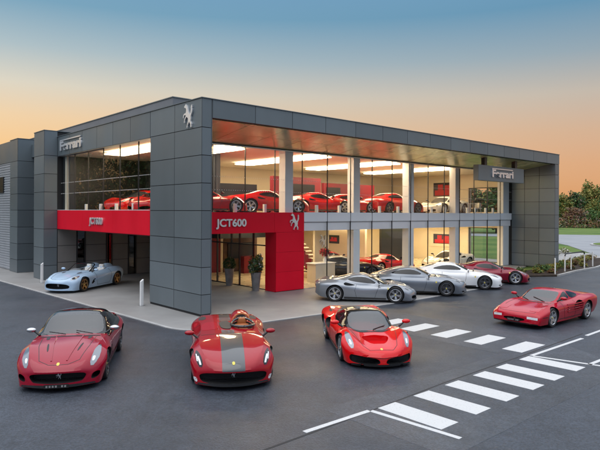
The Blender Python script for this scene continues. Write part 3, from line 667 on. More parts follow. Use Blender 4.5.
# ------------------------------------------------------------------ cars
def pchip(x, y, xq):
    x = np.array(x, float); y = np.array(y, float); h = np.diff(x); d = np.diff(y)/h; m = np.zeros_like(y)
    for i in range(1, len(x)-1):
        if d[i-1]*d[i] > 0:
            w1, w2 = 2*h[i]+h[i-1], h[i]+2*h[i-1]; m[i] = (w1+w2)/(w1/d[i-1]+w2/d[i])
    m[0] = d[0]; m[-1] = d[-1]
    k = np.clip(np.searchsorted(x, xq)-1, 0, len(h)-1); t = (xq-x[k])/h[k]
    return (2*t**3-3*t**2+1)*y[k]+(t**3-2*t**2+t)*h[k]*m[k]+(-2*t**3+3*t**2)*y[k+1]+(t**3-t**2)*h[k]*m[k+1]
def catmull_open(P, n): return catmull(P, n, True)
def catmull(P, n, open_=False):
    P = np.array(P, float); Q = np.vstack([2*P[0]-P[1] if open_ else [-P[1,0], P[1,1]], P, 2*P[-1]-P[-2]]); out = []
    for i in range(1, len(Q)-2):
        p0, p1, p2, p3 = Q[i-1], Q[i], Q[i+1], Q[i+2]
        for t in np.arange(n)/n:
            tt = [0, np.linalg.norm(p1-p0)**.5+1e-6]; tt.append(tt[1]+np.linalg.norm(p2-p1)**.5+1e-6); tt.append(tt[2]+np.linalg.norm(p3-p2)**.5+1e-6)
            s = tt[1]+t*(tt[2]-tt[1])
            A1 = (tt[1]-s)/(tt[1]-tt[0])*p0+(s-tt[0])/(tt[1]-tt[0])*p1; A2 = (tt[2]-s)/(tt[2]-tt[1])*p1+(s-tt[1])/(tt[2]-tt[1])*p2; A3 = (tt[3]-s)/(tt[3]-tt[2])*p2+(s-tt[2])/(tt[3]-tt[2])*p3
            B1 = (tt[2]-s)/(tt[2]-tt[0])*A1+(s-tt[0])/(tt[2]-tt[0])*A2; B2 = (tt[3]-s)/(tt[3]-tt[1])*A2+(s-tt[1])/(tt[3]-tt[1])*A3
            out.append((tt[2]-s)/(tt[2]-tt[1])*B1+(s-tt[1])/(tt[2]-tt[1])*B2)
    out.append(P[-1]); return np.array(out)
def loft(rows, step=.055, n=5, crease=False):
    """closed skin through cross-sections: X, sweep, then (y, z) rails from the middle of the top to the sill"""
    A = np.array(sorted(rows), float); X = A[:,0]
    xq = np.unique(np.round(np.concatenate([np.linspace(X[0], X[-1], int((X[-1]-X[0])/step)), X, (X[:2].sum()/2,), (X[-2:].sum()/2,), ((X[-2]+X[-3])/2,)]), 4))
    C = np.stack([pchip(X, A[:,j], xq) for j in range(1, 12)], 1)
    bm = bmesh.new(); rings = []
    for x, r in zip(xq, C):
        c, zc, zm, yf, zf, ys, zs, yr, zr, yb, zb = r
        T = catmull([(0,zc),(.55*yf,zm),(yf,zf),(ys,zs),(yr,zr),(yb,zb)], n)
        if crease:
            T2 = catmull([(0,zc),(.55*yf,zm),(yf,zf)], n); T = np.vstack([T2[:-1], catmull_open([(yf,zf),(ys,zs),(yr,zr),(yb,zb)], n)])
        m = len(T)
        half = [(max(0,t[0]), t[1]) for t in T] + [(yb*(m-1-i)/(m-1), zb) for i in range(1, m)]
        ring = [bm.verts.new((x-c*(y/.98)**2, y, z)) for y, z in half] + [bm.verts.new((x-c*(y/.98)**2, -y, z)) for y, z in half[-2:0:-1]]
        rings.append(ring)
    N = len(rings[0])
    for P, Q in zip(rings, rings[1:]):
        for k in range(N): bm.faces.new((P[k], P[(k+1) % N], Q[(k+1) % N], Q[k]))
    for ring, fl in ((rings[0], 1), (rings[-1], -1)):
        H = N//2
        for i in range(H//2):                               # left half of the cap, then the right half
            for a in ([ring[i], ring[i+1], ring[H-i-1], ring[H-i]], [ring[-i % N], ring[-(i+1)], ring[H+i+1], ring[(H+i) % N]]):
                q = []
                for v in a:
                    if v not in q: q.append(v)
                if len(q) > 2:
                    try: bm.faces.new(q)
                    except ValueError: pass
    bmesh.ops.recalc_face_normals(bm, faces=bm.faces)
    return bm
def resample(poly, d):
    out = []
    for i, p in enumerate(poly):
        q = poly[(i+1) % len(poly)]; l = math.hypot(q[0]-p[0], q[1]-p[1]); k = max(1, int(math.ceil(l/d)))
        out += [(p[0]+(q[0]-p[0])*j/k, p[1]+(q[1]-p[1])*j/k) for j in range(k)]
    return out
RAY = {'top': lambda a, b: (Vector((a,b,3)), Vector((0,0,-1))), 'front': lambda a, b: (Vector((4,a,b)), Vector((-1,0,0))), 'rear': lambda a, b: (Vector((-4,a,b)), Vector((1,0,0))), 'side': lambda a, b: (Vector((a,3,b)), Vector((0,-1,0)))}
def onto(bvh, axis, a, b, off):
    o, d = RAY[axis](a, b); h = bvh.ray_cast(o, d)
    if h[0] is None:
        h = bvh.find_nearest(o+d*2.4 if axis != 'side' else o+d*2.1)
    nn = h[1] if h[1].dot(d) < 0 else -h[1]
    return h[0]+nn*off, nn
def patch(name, bvh, axis, poly, m, parent, off=.004, d=.045, mirror=False, rnd=1, skirt=.014):
    """a thin fitted panel (lamp lens, window, vent) lying on the car's skin"""
    if rnd: poly = chaikin(poly, rnd)
    b = resample(poly, d); xs = [p[0] for p in b]; ys = [p[1] for p in b]; nb = len(b)
    def inside(x, y):
        c = False
        for (x0, y0), (x1, y1) in zip(b, b[1:]+b[:1]):
            if (y0 > y) != (y1 > y) and x < (x1-x0)*(y-y0)/(y1-y0)+x0: c = not c
        return c
    pts = list(b); gx = np.arange(min(xs)+d*.5, max(xs), d); gy = np.arange(min(ys)+d*.5, max(ys), d)
    for x in gx:
        for y in gy:
            if inside(x, y) and min((x-p[0])**2+(y-p[1])**2 for p in b) > (.45*d)**2: pts.append((x, y))
    r = delaunay_2d_cdt([Vector(p) for p in pts], [], [list(range(nb))], 1, 1e-5)
    bm = bmesh.new(); vs = []
    for p in r[0]:
        P, nn = onto(bvh, axis, p[0], p[1], off); v = bm.verts.new(P); vs.append((v, nn))
    for f in r[2]:
        try: bm.faces.new([vs[i][0] for i in f])
        except ValueError: pass
    nm = {v: nn for v, nn in vs}
    be = [e for e in bm.edges if len(e.link_faces) == 1]; low = {}
    for e in be:
        for v in e.verts:
            if v not in low: low[v] = bm.verts.new(v.co-nm[v]*skirt)
    for e in be: bm.faces.new((e.verts[0], e.verts[1], low[e.verts[1]], low[e.verts[0]]))
    bmesh.ops.recalc_face_normals(bm, faces=bm.faces)
    # outward: the mean normal must agree with the skin normal
    sm_ = sum(((f.normal.dot(nm[f.verts[0]])) for f in bm.faces if all(v in nm for v in f.verts)), 0.)
    if sm_ < 0: bmesh.ops.reverse_faces(bm, faces=bm.faces)
    o = []
    for s in ((1, -1) if mirror else (1,)):
        me = bpy.data.meshes.new(name); b2 = bm.copy()
        if s < 0:
            for v in b2.verts: v.co.y *= -1
            bmesh.ops.reverse_faces(b2, faces=b2.faces)
        b2.to_mesh(me); b2.free(); me.materials.append(M[m]); me.shade_smooth(); me.set_sharp_from_angle(angle=R(50))
        ob = bpy.data.objects.new(name, me); COL.objects.link(ob); ob.parent = parent; o.append(ob)
    bm.free(); return o
def ribbon(name, bvh, axis, line, m, parent, w=.012, off=.003, mirror=False, d=.05, t=.004):
    pts = []
    for p, q in zip(line, line[1:]):
        l = math.hypot(q[0]-p[0], q[1]-p[1]); k = max(1, int(l/d)); pts += [(p[0]+(q[0]-p[0])*j/k, p[1]+(q[1]-p[1])*j/k) for j in range(k)]
    pts.append(line[-1]); P = [onto(bvh, axis, a, b, off) for a, b in pts]
    bm = bmesh.new(); L = []
    for i, (p, nn) in enumerate(P):
        dd = P[min(i+1, len(P)-1)][0]-P[max(i-1, 0)][0]; s = nn.cross(dd); s = s.normalized()*w/2 if s.length > 1e-6 else Vector((0,0,0))
        L.append([bm.verts.new(p-s), bm.verts.new(p+s), bm.verts.new(p+s-nn*(off+t)), bm.verts.new(p-s-nn*(off+t))])
    for A_, B_ in zip(L, L[1:]):
        for k in range(4): bm.faces.new((A_[k], A_[(k+1) % 4], B_[(k+1) % 4], B_[k]))
    bmesh.ops.recalc_face_normals(bm, faces=bm.faces)
    me = bpy.data.meshes.new(name); bm.to_mesh(me); bm.free(); me.materials.append(M[m])
    ob = bpy.data.objects.new(name, me); COL.objects.link(ob); ob.parent = parent
    if mirror:                                                  # the other side of the car: a part of its own
        m2 = me.copy(); m2.transform(Matrix.Diagonal((1,-1,1,1))); m2.flip_normals()
        o2 = bpy.data.objects.new(name, m2); COL.objects.link(o2); o2.parent = parent
    return ob
WHEELS = {}
def wheel_meshes(r, w, style, rim):
    k = (r, w, style, rim)
    if k in WHEELS: return WHEELS[k]
    rr = r*.735
    b = MB(); b.lathe([(rr,-w*.46),(rr+.02,-w*.5),(r*.93,-w*.5),(r*.985,-w*.42),(r,-w*.3),(r,w*.3),(r*.985,w*.42),(r*.93,w*.5),(rr+.02,w*.5),(rr,w*.46)], 44, 'y', m='tyre_rubber', close=True)
    t = b.build('tyre', 'tyre_rubber', smooth=40)
    b = MB(); b.lathe([(rr+.006,-w*.47),(rr+.006,w*.49),(rr-.012,w*.5),(rr-.03,w*.44),(rr-.034,-w*.46)], 40, 'y', m=rim, close=True)
    n, wide, tip, pair = {'five': (5, .052, .034, 0), 'ten': (10, .022, .016, 0), 'double': (5, .024, .018, .16), 'star': (5, .075, .040, 0), 'seven': (7, .030, .022, .10)}[style]
    f = w*.40
    for i in range(n):
        for off in ((-pair, pair) if pair else (0,)):
            a = 2*math.pi*i/n+off; ca, sa = math.cos(a), math.sin(a); a0 = 2*math.pi*i/n+off*.35; c0, s0 = math.cos(a0), math.sin(a0)
            v = []
            for rad, hw, y0, y1, cc, ss in ((.035, wide, f-.035, f-.008, c0, s0), (rr-.02, tip, f-.02, f+.025, ca, sa)):
                for yy in (y0, y1):
                    for q in (-hw, hw): v.append(b.bm.verts.new((rad*cc-q*ss, yy, rad*ss+q*cc)))
            mi = b.mi(rim)
            for q in ((0,1,3,2),(4,6,7,5),(0,2,6,4),(1,5,7,3),(2,3,7,6),(0,4,5,1)): b.bm.faces.new([v[j] for j in q]).material_index = mi
    b.lathe([(0,f+.004),(.05,f+.002),(.065,f-.012),(.065,f-.05),(0,f-.05)], 20, 'y', m=rim)
    b.lathe([(0,f+.010),(.028,f+.008),(.030,f)], 16, 'y', m='badge_yellow')
    s = b.build('rim', rim, smooth=35)
    b = MB(); b.lathe([(0,.02),(rr*.78,.02),(rr*.78,-.01),(0,-.01)], 32, 'y', m='disc_grey'); b.lathe([(0,-w*.30),(rr-.035,-w*.30),(rr-.035,-w*.34),(0,-w*.34)], 32, 'y', m='black_plastic')
    h = b.build('wheel', 'disc_grey', smooth=40)
    b = MB(); b.box(rr*.42,rr*.80,.0,.06,-.09,.09,'tail_red'); cp = b.build('brake_caliper', 'tail_red', bevel=.012)
    WHEELS[k] = tuple(x.data for x in (t, s, h, cp))
    for x in (t, s, h, cp): bpy.data.objects.remove(x)
    return WHEELS[k]
def add_wheels(root, sp):
    for fx, r, w, y in ((sp['wb']/2, sp.get('rf',.342), sp.get('wf',.26), sp.get('yf',.93)), (-sp['wb']/2, sp.get('rr',.352), sp.get('wr',.31), sp.get('yr',.94))):
        me = wheel_meshes(r, w, sp['rim'][0], sp['rim'][1])
        for s in (1, -1):
            h = bpy.data.objects.new('wheel', me[2]); COL.objects.link(h); h.parent = root
            h.location = (fx, s*(y-w/2), r); st = sp.get('steer', 0) if fx > 0 else 0
            h.rotation_euler = (0, random.random()*1.2, (0 if s > 0 else math.pi)+R(st))
            for nm, d in (('tyre', me[0]), ('rim', me[1])):
                c = bpy.data.objects.new(nm, d); COL.objects.link(c); c.parent = h
def cut(o, cutters):
    cs = []
    for cm in cutters:
        co = cm.build('cutter', None, o.parent); cs.append(co)
        m = o.modifiers.new('b', 'BOOLEAN'); m.operation = 'DIFFERENCE'; m.solver = 'EXACT'; m.object = co; m.material_mode = 'TRANSFER'
    bpy.context.view_layer.update(); dg = bpy.context.evaluated_depsgraph_get()
    me = bpy.data.meshes.new_from_object(o.evaluated_get(dg)); o.modifiers.clear(); old = o.data; o.data = me; bpy.data.meshes.remove(old)
    for c in cs: bpy.data.objects.remove(c)
def mirror_poly(p): return [(-a, b) for a, b in p]
def prism_cut(axis, poly, lo, hi, m):
    b = MB(); n = len(poly); f = {'front': lambda p, h: (h, p[0], p[1]), 'side': lambda p, h: (p[0], h, p[1]), 'top': lambda p, h: (p[0], p[1], h)}[axis]
    A = [b.bm.verts.new(f(p, lo)) for p in poly]; B = [b.bm.verts.new(f(p, hi)) for p in poly]
    mi = b.mi(m)
    for fc in [b.bm.faces.new(A[::-1]), b.bm.faces.new(B)] + [b.bm.faces.new((A[i], A[(i+1) % n], B[(i+1) % n], B[i])) for i in range(n)]: fc.material_index = mi
    return b
def mesh_from_bm(name, bm, mats, parent, smooth=38):
    me = bpy.data.meshes.new(name); bm.to_mesh(me)
    for m in mats: me.materials.append(M[m])
    me.shade_smooth(); me.set_sharp_from_angle(angle=R(smooth))
    o = bpy.data.objects.new(name, me); COL.objects.link(o); o.parent = parent; return o
def ellipsoid(b, c, r, m, n=16, k=10):
    rings = []
    for i in range(1, k):
        t = math.pi*i/k; rings.append([b.bm.verts.new((c[0]+r[0]*math.cos(t), c[1]+r[1]*math.sin(t)*math.cos(2*math.pi*j/n), c[2]+r[2]*math.sin(t)*math.sin(2*math.pi*j/n))) for j in range(n)])
    p0 = b.bm.verts.new((c[0]+r[0], c[1], c[2])); p1 = b.bm.verts.new((c[0]-r[0], c[1], c[2])); mi = b.mi(m)
    fs = [b.bm.faces.new((p0, rings[0][j], rings[0][(j+1) % n])) for j in range(n)] + [b.bm.faces.new((p1, rings[-1][(j+1) % n], rings[-1][j])) for j in range(n)]
    for A, B in zip(rings, rings[1:]): fs += [b.bm.faces.new((A[j], B[j], B[(j+1) % n], A[(j+1) % n])) for j in range(n)]
    for f in fs: f.material_index = mi
def seat(root, x, y, m, z=.28):
    b = MB(); b.box(x-.25,x+.28,y-.25,y+.25,z,z+.16,m)
    v = b.box(x-.36,x-.18,y-.25,y+.25,z+.1,z+.66,m)
    for vv in v:
        if vv.co.z > z+.4: vv.co.x -= .10; vv.co.y = y+(vv.co.y-y)*.82
    b.box(x-.46,x-.32,y-.13,y+.13,z+.64,z+.82,m)
    return b.build('seat', m, root, bevel=.04, smooth=60)
def steering(root, x, y, z):
    b = MB(); pts = []
    for i in range(17): a = 2*math.pi*i/16; pts.append((x-.16*math.sin(a)*.35, y+.175*math.cos(a), z+.165*math.sin(a)))
    b.tube(pts, .016, 8, 'leather_black'); b.tube([(x,y-.16,z),(x,y+.16,z)], .014, 6, 'leather_black'); b.tube([(x,y,z),(x+.25,y,z-.08)], .025, 8, 'leather_black')
    return b.build('steering_wheel', 'leather_black', root, smooth=60)
def make_car(name, sp, loc, head, label, cat='car', group=None, z=0.):
    root = empty(name, (loc[0], loc[1], z), math.atan2(head[1], head[0])); tag(root, label, cat, group)
    P = sp['paint']
    bm = loft(sp['body'], crease=sp.get('crease', False)); bb = BVHTree.FromBMesh(bm)
    body = mesh_from_bm('body', bm, [P], root); bm.free()
    cutters = []
    for fx, r, y in ((sp['wb']/2, sp.get('rf',.342), .62), (-sp['wb']/2, sp.get('rr',.352), .58)):
        for s in (1, -1):
            b = MB(); n = 40; k = [(fx+(r+.038)*math.cos(2*math.pi*i/n), r+.008+(r+.038)*math.sin(2*math.pi*i/n)) for i in range(n)]
            cutters.append(prism_cut('side', k, min(s*y, s*1.4), max(s*y, s*1.4), 'black_plastic'))
    for ax, poly, lo, hi, m, mir in sp.get('cuts', []):
        poly = chaikin(poly, 2)
        m = P if m == 'paint' else m
        cutters.append(prism_cut(ax, poly, lo, hi, m))
        if mir: cutters.append(prism_cut(ax, mirror_poly(poly), lo, hi, m) if ax == 'front' else (prism_cut(ax, [(a, -b_) for a, b_ in poly], lo, hi, m) if ax == 'top' else prism_cut(ax, poly, -hi, -lo, m)))
    cut(body, cutters); body.data.shade_smooth(); body.data.set_sharp_from_angle(angle=R(32))
    B = {'b': bb}
    if 'cabin' in sp:
        kw_ = sp.get('cab_w', 1.)
        cm = loft([(r[0], r[1], r[2], r[3], r[4]*kw_, r[5], r[6]*kw_, r[7], r[8]*kw_, r[9], r[10]*kw_, r[11]) for r in sp['cabin']], .05); B['c'] = BVHTree.FromBMesh(cm)
        if not sp.get('open'):
            cab = mesh_from_bm('roof', cm, [sp.get('roof_paint') or P], root)
            if sp.get('hollow'):
                hx0, hx1, hy, hz = sp['hollow']
                ws = [e for e in sp['patches'] if e[0] == 'windshield'][0][3]; cxx = sum(p_[0] for p_ in ws)/len(ws)
                ws = chaikin([((a-cxx)*.95+cxx, b_*kw_*.95) for a, b_ in ws], 1)
                cut(cab, [prism_cut('top', ws, .55, 2., 'leather_black'), prism_cut('top', [(hx0,-hy),(hx1+.05,-hy),(hx1+.05,hy),(hx0,hy)], .553, hz, 'leather_black')])
                cab.data.shade_smooth(); cab.data.set_sharp_from_angle(angle=R(38))
                b = MB(); b.box(hx0+.01,sp['dash'] if 'dash' in sp else cxx+.12,-hy,hy,.60,hz-.30,'leather_black'); b.build('dashboard', 'leather_black', root, bevel=.04)
                for sy in (1, -1): seat(root, sp['seats'][0], sy*sp['seats'][1], 'leather_tan' if sp.get('tan') else 'dark_seat', hz-1.0)
                steering(root, cxx-.18, sp['seats'][1], hz-.22)
        cm.free()
    made = {}
    for e in sp.get('patches', []):
        nm, tgt, ax, poly, m, mir = e[:6]; kw = e[6] if len(e) > 6 else {}
        par = made.get(kw.get('of'), [root]) if kw.get('of') else [root]
        kk = {a: v for a, v in kw.items() if a != 'of'}
        if tgt == 'c' and ax == 'top': poly = [(a, b_*kw_) for a, b_ in poly]
        os_ = patch(nm, B[tgt], ax, poly, P if m == 'paint' else m, root, mirror=mir, **kk)
        if kw.get('of'):
            for i, o in enumerate(os_): o.parent = par[min(i, len(par)-1)]
        else: made[nm] = os_
    for e in sp.get('ribbons', []):
        nm, tgt, ax, line, m, mir = e[:6]; kw = e[6] if len(e) > 6 else {}
        if tgt == 'c' and ax == 'top': line = [(a, b_*kw_) for a, b_ in line]
        ribbon(nm, B[tgt], ax, line, P if m == 'paint' else m, root, mirror=bool(mir), **kw)
    # door mirrors
    mx, my, mz, mm = sp['mirror']
    for s in (1, -1):
        b = MB(); ellipsoid(b, (mx, s*(my+.07), mz), (.075, .12, .06), P if mm == 'paint' else mm)
        for v in b.bm.verts:
            if v.co.x < mx-.02: v.co.x = mx-.02
        o = b.build('mirror', mm, root, smooth=45)
        b = MB(); b.tube([(mx+.06,s*(my-.14),mz-.12),(mx,s*(my),mz-.03)], [.03,.022], 8); b.build('mirror_arm', 'black_plastic', o, smooth=50)
    for pts in sp.get('wipers', []):
        b = MB(); b.tube([Vector(p) for p in pts], .011, 6); b.build('wiper', 'black_plastic', root)
    if sp.get('plate'):
        x, zz, w, h = sp['plate']; b = MB(); b.box(x-.02,x,-w/2,w/2,zz-h/2,zz+h/2); pl = b.build('number_plate', 'plate_black', root, bevel=.004)
        b = MB()
        for i in range(7):
            if i != 4: b.box(x+.0005,x+.003,-w*.42+i*w*.125,-w*.42+i*w*.125+w*.075,zz-h*.26,zz+h*.26)
        b.build('plate_characters', 'plate_text', pl)
    for c in sp.get('grilles', []):                             # mesh panels set back in the openings
        poly, x0, mir = c
        for p in ([poly, mirror_poly(poly)] if mir else [poly]):
            b = MB(); ys = [q[0] for q in p]; zs = [q[1] for q in p]; y0, y1, z0, z1 = min(ys), max(ys), min(zs), max(zs)
            yy = y0
            while yy < y1: b.box(x0-.006,x0,yy,yy+.006,z0,z1,'mesh_black'); yy += .035
            zz = z0
            while zz < z1: b.box(x0-.004,x0+.004,y0,y1,zz,zz+.006,'mesh_black'); zz += .035
            b.build('grille', 'mesh_black', root)
    if sp.get('emblem'):
        x, y, zz, h = sp['emblem']
        horse_emblem('nose_emblem', Matrix.Translation((x, y, zz)) @ Matrix.Rotation(R(90), 4, 'Z') @ Matrix.Rotation(R(90), 4, 'X'), h, 'steel', .012, root)
    add_wheels(root, sp)
    if sp.get('extra'): sp['extra'](root, sp, B)
    return root
def mp(poly): return poly
# --- long bonnet coupe, black roof
GTO = dict(crease=True, cab_w=1.13, wb=2.75, paint='red_deep', roof_paint='gloss_black', rim=('ten','rim_dark'), mirror=(.44,.90,1.0,'steel'), steer=0,
 body=[(-2.33,-.18,.86,.85,.55,.83,.72,.72,.74,.55,.66,.40),(-2.25,-.18,.95,.94,.62,.92,.82,.78,.84,.52,.72,.28),(-1.9,-.08,.97,.97,.70,.97,.93,.78,.93,.50,.80,.20),(-1.4,0,.95,.97,.75,.99,.985,.76,.975,.50,.86,.15),
  (-.8,0,.92,.93,.78,.92,.94,.72,.93,.45,.86,.14),(0,0,.90,.90,.79,.87,.91,.70,.91,.42,.86,.13),(.6,0,.93,.91,.80,.86,.915,.70,.92,.42,.86,.13),(1.0,0,.90,.88,.79,.87,.95,.70,.94,.45,.86,.13),
  (1.4,.03,.85,.83,.75,.86,.975,.68,.96,.45,.86,.13),(1.8,.12,.745,.735,.70,.775,.945,.60,.94,.40,.86,.12),(2.1,.25,.635,.625,.61,.645,.89,.51,.89,.36,.85,.11),(2.27,.36,.54,.53,.53,.53,.81,.43,.84,.31,.82,.10),(2.35,.42,.45,.445,.50,.44,.74,.37,.79,.27,.77,.11)],
 cabin=[(0.78,.35,.86,.86,.55,.85,.68,.84,.74,.83,.76,.80),(0.35,.28,1.10,1.09,.60,1.04,.70,.95,.77,.88,.79,.82),(-0.05,.2,1.28,1.27,.57,1.22,.68,1.06,.78,.90,.80,.82),(-0.4,.1,1.33,1.32,.54,1.275,.67,1.1,.78,.91,.81,.82),
  (-0.9,0,1.30,1.29,.51,1.24,.66,1.09,.77,.93,.81,.84),(-1.4,-.05,1.19,1.18,.46,1.13,.62,1.03,.74,.95,.8,.86),(-1.9,-.1,1.03,1.025,.42,1.0,.55,.97,.66,.94,.72,.86),(-2.15,-.1,.92,.92,.40,.91,.5,.9,.6,.89,.65,.86)],
 cuts=[('front',[(-.46,.20),(.46,.20),(.54,.25),(.60,.37),(.40,.41),(0,.42),(-.40,.41),(-.60,.37),(-.54,.25)],1.92,2.7,'mesh_black',False),
       ('front',[(.66,.20),(.84,.26),(.85,.38),(.70,.36)],1.70,2.6,'mesh_black',True),
       ('side',[(.42,.62),(.74,.60),(.78,.40),(.66,.38)],.86,1.2,'mesh_black',True)],
 grilles=[([(-.56,.20),(.56,.42)],2.02,False)], emblem=(2.10,0,.31,.15), plate=(2.385,.155,.50,.08),
 patches=[('windshield','c','top',[(0.73,-.25),(0.73,.25),(0.6,.50),(0.42,.635),(0.02,.565),(-0.1,.50),(-0.04,.25),(-0.04,-.25),(-0.1,-.50),(0.02,-.565),(0.42,-.635),(0.6,-.50)],'screen_glass',False),
  ('side_window','c','side',[(0.2,.96),(-0.12,1.16),(-0.5,1.22),(-0.95,1.17),(-1.38,1.03),(-1.25,.985),(-0.4,.965)],'side_glass',True),
  ('rear_window','c','top',[(-1.1,-.40),(-1.1,.40),(-1.85,.34),(-1.9,-.34)],'side_glass',False),
  ('headlight','b','top',[(2.12,.63),(2.05,.735),(1.80,.83),(1.42,.80),(1.58,.735),(1.88,.665)],'lamp_glass',True),
  ('lamp','b','top',[(2.03,.67),(1.98,.72),(1.88,.735),(1.92,.675)],'lamp_white',True,dict(of='headlight',off=.008)),
  ('bonnet_vent','b','top',[(1.05,.42),(1.05,.50),(.80,.52),(.80,.44)],'black_plastic',True),
  ('bonnet_vent','b','top',[(1.72,.30),(1.72,.34),(1.34,.40),(1.34,.36)],'black_plastic',True),
  ('tail_light','b','rear',[(.50,.70),(.66,.70),(.66,.84),(.50,.84)],'tail_red',True,dict(rnd=2)),
  ('splitter','b','front',[(-.78,.115),(.78,.115),(.72,.17),(-.72,.17)],'carbon',False,dict(off=.02)),
  ('badge','b','top',[(2.24,-.03),(2.24,.03),(2.16,.03),(2.16,-.03)],'badge_yellow',False)],
 ribbons=[('bonnet_line','b','top',[(.88,.60),(1.5,.55),(2.05,.42),(2.2,.2),(2.23,0)],'black_plastic',True),('bonnet_crease','b','top',[(.85,.30),(1.4,.26),(2.1,.16)],'paint',True,dict(w=.03,off=.012)),
  ('door_line','b','side',[(.45,.90),(.40,.5),(.30,.22),(-.75,.22),(-.88,.5),(-.82,.92)],'black_plastic',True),('cowl','b','top',[(0.76,-.68),(0.86,-.34),(0.88,0),(0.86,.34),(0.76,.68)],'black_plastic',False,dict(w=.07,off=.006)),('side_skirt','b','side',[(.95,.15),(-.95,.16)],'black_plastic','both',dict(w=.05,off=.01))],
 wipers=[[(.76,.5,.935),(.62,.10,.99)],[(.76,-.12,.94),(.60,-.52,.975)]], hollow=(-1.0,-.12,.50,1.18), seats=(-.55,.36))
# --- open single seat speedster with a wide grey stripe
def spd_extra(root, sp, B):
    b = MB(); ellipsoid(b, (-1.42,.36,.88), (.66,.28,.24), sp['paint'], 24, 16)
    for v in b.bm.verts:
        if v.co.x > -.98: v.co.x = -.98
    o = b.build('headrest_fairing', sp['paint'], root, smooth=60)
    b = MB(); ellipsoid(b, (-.99,.36,.93), (.05,.16,.16), 'leather_black', 20, 10); b.build('headrest', 'leather_black', root, smooth=60)
    b = MB(); pts = []
    for i in range(25): a = 2*math.pi*i/24; pts.append((-.30+.46*math.cos(a), .36+.30*math.sin(a), .945+.02*math.cos(a)+(.13 if math.cos(a) < -.3 else 0)*(-math.cos(a)-.3)))
    b.tube(pts, .035, 10, 'carbon'); b.build('cockpit_rim', 'carbon', root, smooth=60)
    seat(root, -.38, .36, 'leather_tan', .22); steering(root, .0, .36, .78)
    b = MB(); b.tube([(-.93,.36+.23*math.cos(math.pi*i/14),.89+.22*math.sin(math.pi*i/14)) for i in range(15)], .026, 10); b.build('roll_hoop', 'leather_tan', root, smooth=60)
    b = MB(); b.box(.03,.25,.14,.58,.62,.80,'leather_black'); b.build('dashboard', 'leather_black', root, bevel=.03)
